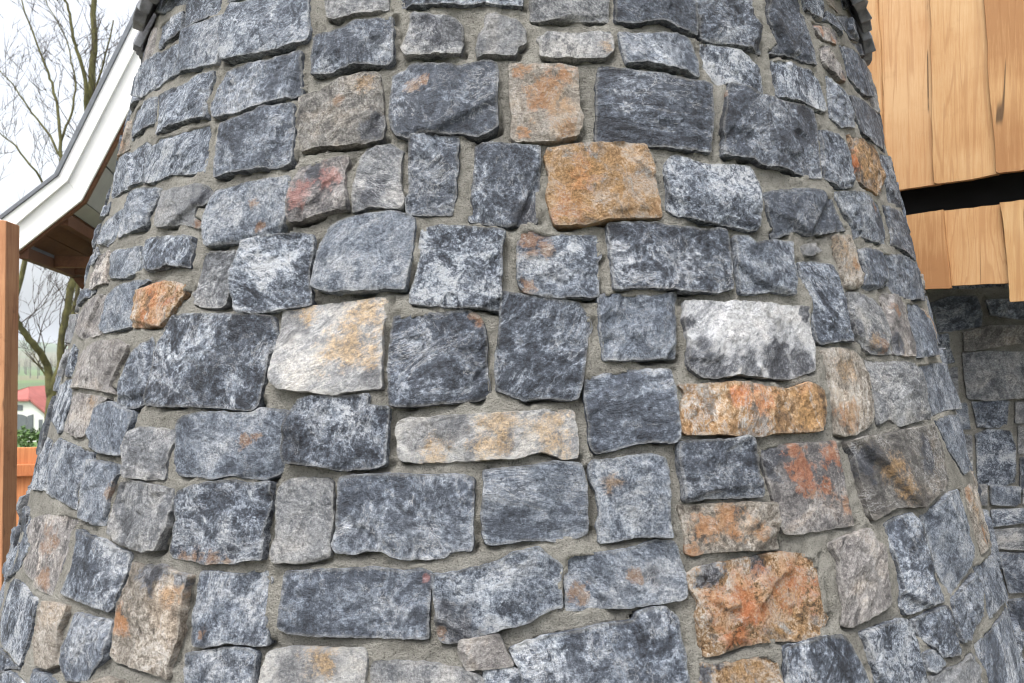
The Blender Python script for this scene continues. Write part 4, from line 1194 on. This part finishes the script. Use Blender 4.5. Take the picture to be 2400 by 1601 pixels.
# rafter behind the bargeboard, purlin at the kink, eave beam, cross tie and the brace at its end
for A, Bq in ((bott[1], bott[0]), (bott[2], bott[1])):
    q = [A, Bq, (Bq[0] - 0.05, Bq[1] + 0.03), (A[0] - 0.05, A[1] + 0.03)]
    MB().prism([pp(s + 0.02, z - 0.008, 0.034) for s, z in q], [pp(s + 0.02, z - 0.008, 0.095) for s, z in q]).build('rafter', M_BROWN, porch, bevel=0.004)
def beam(name, s, z, hs_, hz, e0, e1, mat=None):
    q = [(s - hs_, z - hz), (s + hs_, z - hz), (s + hs_, z + hz), (s - hs_, z + hz)]
    return MB().prism([pp(a, c, e0) for a, c in q], [pp(a, c, e1) for a, c in q]).build(name, mat or M_BROWN, porch, bevel=0.005)
beam('purlin', 0.295, 1.09, 0.035, 0.05, 0.10, 2.15)
beam('eave_beam', 0.03, 0.80, 0.035, 0.045, 0.05, 2.15)
beam('fascia', -0.03, 0.845, 0.014, 0.075, 0.032, 2.2, M_GREYT)
for e in (0.75, 1.45, 2.05):
    q = [(0.066, 0.77), (1.3, 0.77), (1.3, 0.87), (0.066, 0.87)]
    MB().prism([pp(s, z, e) for s, z in q], [pp(s, z, e + 0.08) for s, z in q]).build('tie_beam', M_BROWN, porch, bevel=0.005)
q = [(-0.02, 0.90), (0.02, 0.905), (0.26, 1.12), (0.40, 1.24), (0.95, 2.4), (2.2, 2.4), (2.2, 0.80), (-0.02, 0.80)]
MB().prism([pp(s, z, 2.16) for s, z in q], [pp(s, z, 2.20) for s, z in q]).build('dark_closing_panel', M_BROWN, porch)  # added panel closing the back so the porch interior stays dark
q = [(0.03, 0.75), (0.15, 0.75), (0.55, 0.20), (0.43, 0.20)]
MB().prism([pp(s, z, 1.50) for s, z in q], [pp(s, z, 1.60) for s, z in q]).build('brace', M_BROWN, porch, bevel=0.005)
q = [(0.43, -1.62), (0.56, -1.62), (0.56, 0.765), (0.43, 0.765)]
MB().prism([pp(s, z, 1.61) for s, z in q], [pp(s, z, 1.74) for s, z in q]).build('post', M_BROWN, porch, bevel=0.005)
q = [(0.70, -1.62), (1.9, -1.62), (1.9, 2.6), (0.95, 2.2), (0.70, 1.6)]
MB().prism([pp(s, z, 2.22) for s, z in q], [pp(s, z, 2.4) for s, z in q]).build('wall', M_SOFF, porch)


# ------------------------------------------------------------------ timber post at the left edge
post = tag(empty('timber_post', (-2.40, 3.6, 0)), 'upright reddish brown timber post at the left edge', 'post')
h = 0.05
cn = [(-2.395 + dx * h, 3.6 + dy * h) for dx, dy in ((-1, -1), (1, -1), (1, 1), (-1, 1))]
tops = [0.632, 0.620, 0.612, 0.640]
MB().prism([(c[0], c[1], -0.1) for c in cn], [(c[0], c[1], EYE + t) for c, t in zip(cn, tops)]).build('shaft', M_POST, post, bevel=0.004)
MB().box((-2.395, 3.69, 0.62), (0.03, 0, 0), (0, 0.039, 0), (0, 0, 0.045)).build('rail_stub', M_POST, post, bevel=0.003)

# ------------------------------------------------------------------ low fence behind the tower
M_FENCE = wood_mat('orange_stained_fence', (0.30, 0.095, 0.036), (0.42, 0.155, 0.06), (0.50, 0.22, 0.09), axis=2, dirt=0.15)
fence = tag(empty('garden_fence', (-3.3, 5.3, 0)), 'low orange stained board fence with a flat top rail', 'fence')
FO, FG = np.array([-3.42, 5.3]), np.array([0.985, 0.17])
FN = np.array([-FG[1], FG[0]])
def fp(s, z, w): return np.array([FO[0] + FG[0] * s + FN[0] * w, FO[1] + FG[1] * s + FN[1] * w, z])
def fbx(name, s0, s1, z0, z1, w0, w1):
    A = [(s0, w0), (s1, w0), (s1, w1), (s0, w1)]
    MB().prism([fp(s, z0, w) for s, w in A], [fp(s, z1, w) for s, w in A]).build(name, M_FENCE, fence, bevel=0.004)
s = -0.03
k = 0
while s < 1.2:
    fbx('board', s, s + 0.185, 0.05 + 0.01 * (k % 2), 0.955 + random.uniform(-.006, .006), 0.0, 0.022)
    s += 0.196 + (0.012 if k == 0 else 0); k += 1
fbx('rail', -0.10, 1.25, 0.765, 0.845, -0.045, -0.002)
fbx('rail', -0.10, 1.25, 0.20, 0.28, -0.045, -0.002)
fbx('fence_post', 1.22, 1.31, -0.1, 1.0, -0.045, 0.045)

# ------------------------------------------------------------------ hedge, far house
def leafy(cx, cy, z0, z1, lx, ly, n, size, seed):
    r = np.random.default_rng(seed)
    # leaves crowd to the skin of the clipped box
    P = r.uniform(-1, 1, (n, 3))
    ax = r.integers(0, 3, n)
    s = np.where(r.random(n) < .5, -1.0, 1.0) * r.uniform(.75, 1.03, n)
    P[np.arange(n), ax] = s
    P = P * np.array([lx / 2, ly / 2, (z1 - z0) / 2]) + np.array([cx, cy, (z0 + z1) / 2])
    P += 0.05 * r.normal(size=P.shape)
    d1 = r.normal(size=(n, 3)); d1 /= np.linalg.norm(d1, axis=1)[:, None]
    d2 = np.cross(d1, r.normal(size=(n, 3))); d2 /= np.linalg.norm(d2, axis=1)[:, None]
    sz = size * r.uniform(.6, 1.3, (n, 1))
    V = np.stack([P - d1 * sz, P + d2 * sz * .45, P + d1 * sz, P - d2 * sz * .45], 1).reshape(-1, 3)
    return V, np.arange(4 * n).reshape(-1, 4)
M_LEAF = plain_mat('hedge_leaves', (0.06, 0.115, 0.028), 0.5, 9, 0.55, 0.3)
M_TWIG = plain_mat('dark_twigs', (0.06, 0.05, 0.035), 0.3, 9, 0.9, 0.1)
hx, hy = -8.6, 13.6
gz = float(ground_height(np.array(hx), np.array(hy)))
hedge = tag(empty('hedge', (hx, hy, gz)), 'clipped green hedge behind the orange fence', 'hedge')
V, Fq = leafy(hx, hy, gz, gz + 0.98, 6.5, 0.9, 14000, 0.055, 3)
mesh_obj('foliage', V, Fq, M_LEAF, hedge)
mb = MB()
for i in range(40):
    x0 = hx + random.uniform(-3.1, 3.1); y0 = hy + random.uniform(-.3, .3)
    mb.tube([(x0, y0, gz - .05), (x0 + random.uniform(-.2, .2), y0 + random.uniform(-.2, .2), gz + .9)], [.018, .006], 4)
mb.build('stems', M_TWIG, hedge)

HD = 80.0
def hp(px, py, dd=0.0):
    """a point of the far house's gable plane, from its own metre grid: px, py in photo pixels at 22.5 px per metre"""
    return np.array([(px - 1200) / 22.5, HD + dd, (830.5 - py) / 22.5 + EYE])
house = tag(empty('farmhouse', (-51.6, 84, -6.9)), 'distant white farmhouse with red half-hipped roof and grey shutters', 'house')
M_HWALL = plain_mat('white_render', (0.62, 0.62, 0.60), 0.06, 0.6, 0.8, 0.2)
M_HROOF = plain_mat('red_roof_tiles', (0.29, 0.085, 0.072), 0.2, 1.5, 0.7, 0.3)
M_SHUT = plain_mat('grey_shutters', (0.10, 0.11, 0.12), 0.1, 2, 0.6, 0.3)
M_VERGE = plain_mat('brown_verge', (0.16, 0.10, 0.075), 0.2, 2, 0.8, 0.2)
g_l = [(-62, 1035), (128, 1035), (128, 985), (75, 941), (-9, 941), (-62, 985)]
MB().prism([hp(x, y) for x, y in g_l], [hp(x, y, 12) for x, y in g_l]).build('wall', M_HWALL, house)
roof = MB()
for (a, b2) in (((140, 992), (72, 936)), ((72, 936), (33, 914)), ((-74, 992), (-6, 936)), ((-6, 936), (33, 914))):
    lowr = a[1] > 990
    A = [hp(a[0], a[1] - 1, -0.35), hp(b2[0], b2[1] - 1, -0.35 if lowr else 2.6), hp(b2[0], b2[1] - 1, 12.4), hp(a[0], a[1] - 1, 12.4)]
    up = np.array([0, 0, 0.2])
    roof.prism(A, [p + up for p in A])
ro = roof.build('roof', M_HROOF, house)
tri = [hp(-9, 940, -0.42), hp(75, 940, -0.42), hp(33, 915, 2.5)]
MB().prism(tri, [p + np.array([0, 0, 0.22]) for p in tri]).build('hip', M_HROOF, house)
for a, b2 in (((128, 981), (75, 937)), ((-62, 981), (-9, 937))):
    A = [hp(a[0], a[1] + 5, -0.30), hp(b2[0], b2[1] + 5, -0.30), hp(b2[0], b2[1], -0.30), hp(a[0], a[1], -0.30)]
    MB().prism(A, [p + np.array([0, .2, 0]) for p in A]).build('verge_board', M_VERGE, house)
def hquad(name, pts, mat, d=-0.06):
    return MB().prism([hp(x, y, d) for x, y in pts], [hp(x, y, 0.05) for x, y in pts]).build(name, mat, house)
hquad('window', [(8, 949), (55, 949), (55, 962), (8, 962)], M_SHUT)
hquad('door', [(12, 1013), (12, 976), (24, 971), (40, 970), (56, 972), (66, 977), (66, 1013)], M_SHUT)
hquad('shutter', [(68, 1013), (68, 974), (80, 971), (80, 1013)], M_SHUT, -0.12)
hquad('window', [(93, 1011), (93, 983), (102, 983), (102, 1011)], M_SHUT)

# ------------------------------------------------------------------ bare trees
M_BARK = plain_mat('mossy_bark', (0.10, 0.095, 0.04), 0.45, 5, 0.9, 0.15, 0.01, 30)
M_TWG2 = plain_mat('grey_brown_twigs', (0.075, 0.06, 0.05), 0.3, 4, 0.9, 0.1)


def tree_px(px, py, d):
    return np.array([(px - 1200) / 1800 * d, d, (830.5 - py) / 1800 * d + EYE])


def grow(mb, p, dirv, length, rad, level, r, tw):
    """one limb with side shoots; thin ends go to the twig mesh"""
    nseg = 5
    P, R = [np.array(p)], [rad]
    d = np.array(dirv, float); d /= np.linalg.norm(d)
    for i in range(nseg):
        d = d + r.normal(size=3) * 0.13 + np.array([0, 0, 0.07])
        d /= np.linalg.norm(d)
        P.append(P[-1] + d * length / nseg)
        R.append(rad * (1 - 0.8 * (i + 1) / nseg))
    (mb if rad > 0.02 else tw).tube(P, R, 5 if rad > 0.02 else 3)
    if level <= 0: return
    for k in range(r.integers(3, 5)):
        t = r.uniform(0.2, 0.98)
        i = min(int(t * nseg), nseg - 1)
        q = P[i] + (P[i + 1] - P[i]) * (t * nseg - i)
        dd = (P[i + 1] - P[i]) / np.linalg.norm(P[i + 1] - P[i])
        side = r.normal(size=3); side[2] = abs(side[2]) * 0.6
        nd = dd * 0.75 + side * 0.55
        grow(mb, q, nd, length * r.uniform(.38, .62), max(R[i] * 0.55, 0.008), level - 1, r, tw)


def make_tree(limbs, base, label, seed, shoots, lv, length, dens=0.32):
    t = tag(empty('bare_tree', base), label, 'tree', 'bare trees behind the porch')
    r = np.random.default_rng(seed)
    mb, tw = MB(), MB()
    for L in limbs:
        P = [tree_px(x, y, d) for x, y, d, _ in L]
        R = [w / 2 / 1800 * d for x, y, d, w in L]
        # smooth the limb a little and make it uneven
        q, rr = [P[0]], [R[0]]
        for i in range(len(P) - 1):
            for s in (.25, .5, .75, 1.0):
                q.append(P[i] + (P[i + 1] - P[i]) * s + r.normal(size=3) * 0.015); rr.append(R[i] + (R[i + 1] - R[i]) * s)
        mb.tube(q, rr, 8)
        for i in range(2, len(q) - 1):
            for k in range(shoots):
                if r.random() < dens:
                    side = r.normal(size=3); side[1] *= .6; side[2] = abs(side[2]) * .7 + .15
                    ax = (q[i + 1] - q[i]); ax /= np.linalg.norm(ax)
                    grow(mb, q[i], ax * .55 + side * .6, length * r.uniform(.6, 1.2), max(rr[i] * 0.22, 0.009), lv, r, tw)
    mb.build('trunk', M_BARK, t, True)
    tag(tw.build('crown', M_TWG2, t, True), kind='stuff')


DT = 19.0
gz1 = float(ground_height(np.array(-11.2), np.array(DT)))
ybase = 830.5 - (gz1 - 0.2 - EYE) / DT * 1800
make_tree([
    [(120, ybase, DT, 27), (121, 930, DT, 23), (140, 864, DT, 16), (146, 790, DT, 15), (158, 719, DT, 15), (168, 660, DT, 17), (186, 480, DT, 17), (197, 300, DT, 17), (209, 222, DT, 16), (212, 110, DT, 14), (212, 0, DT, 12), (214, -160, DT, 8), (213, -330, DT, 4)],
    [(121, 930, DT, 20), (112, 856, DT, 16), (84, 815, DT - .5, 16), (55, 775, DT - .8, 14), (36, 742, DT - 1, 12), (10, 640, DT - 1, 9), (-20, 480, DT - 1, 6), (-40, 300, DT - 1, 3)],
    [(150, 780, DT, 14), (170, 740, DT + .4, 12), (180, 700, DT + .5, 11), (184, 600, DT + .6, 10), (192, 400, DT + .6, 8), (222, 200, DT + .5, 5), (262, 40, DT + .5, 3)],
    [(200, 290, DT, 12), (194, 180, DT - .3, 9), (176, 120, DT - .4, 8), (163, 80, DT - .5, 7), (156, 30, DT - .5, 6), (143, -20, DT - .5, 5), (120, -140, DT - .5, 3)],
], (-11.4, DT, gz1), 'tall bare tree with forked mossy trunk behind the porch roof', 5, 2, 2, 1.5)
D2 = 23.0
gz2 = float(ground_height(np.array(-14.0), np.array(D2)))
yb2 = 830.5 - (gz2 - 0.2 - EYE) / D2 * 1800
make_tree([
    [(8, yb2, D2, 16), (10, 800, D2, 13), (60, 600, D2, 11), (132, 440, D2, 9), (140, 370, D2, 8), (134, 281, D2, 7), (116, 191, D2, 6), (100, 150, D2, 5), (60, 51, D2, 4), (20, -60, D2, 2)],
    [(140, 370, D2, 6), (100, 300, D2, 5), (60, 250, D2, 4), (20, 190, D2, 3), (-20, 150, D2, 2)],
    [(120, 470, D2, 6), (80, 400, D2 - .5, 5), (30, 340, D2 - .6, 4), (-20, 300, D2 - .6, 2)],
    [(138, 330, D2, 6), (165, 260, D2, 5), (172, 190, D2, 4), (150, 90, D2, 3), (90, -20, D2, 2)],
], (-14.5, D2, gz2), 'slender bare tree with fine spreading twigs left of the tall one', 9, 2, 2, 1.6)

# a far belt of bare woodland across the fields (one mass)
mb = MB()
r = np.random.default_rng(21)
for i in range(200):
    a = r.uniform(-0.75, -0.35)
    d = r.uniform(380, 520)
    x, y = d * math.sin(a), d * math.cos(a)
    g = float(ground_height(np.array(x), np.array(y)))
    hh = r.uniform(5, 11)
    mb.tube([(x, y, g - 1), (x + r.uniform(-.4, .4), y, g + hh * .5), (x + r.uniform(-1, 1), y, g + hh)], [.25, .15, .03], 4)
    for k in range(7):
        t = r.uniform(.25, .95); s = r.normal(size=3) * hh * .16; s[2] = abs(s[2]) + 1.0
        p = np.array((x, y, g + hh * t)); mb.tube([p, p + s], [.09, .02], 3)
M_FARW = plain_mat('far_bark', (0.10, 0.085, 0.07), 0.3, 0.2, 0.95, 0.1)
tag(mb.build('far_woodland', M_FARW), 'far belt of bare woodland across the green fields', 'woodland', kind='stuff')

# ------------------------------------------------------------------ the hazy air over the valley
hz = MB().box((0, 1500, 45), (7200, 0, 0), (0, 7200, 0), (0, 0, 62)).build('haze', None)
hm = bpy.data.materials.new('haze_air')
hm.use_nodes = True
hm.node_tree.nodes.clear()
ho = hm.node_tree.nodes.new('ShaderNodeOutputMaterial')
hv = hm.node_tree.nodes.new('ShaderNodeVolumePrincipled')
hv.inputs['Color'].default_value = (0.86, 0.91, 0.96, 1)
hv.inputs['Density'].default_value = 0.0005
hv.inputs['Anisotropy'].default_value = 0.2
hm.node_tree.links.new(hv.outputs[0], ho.inputs['Volume'])
hz.data.materials.append(hm)
tag(hz, kind='stuff')
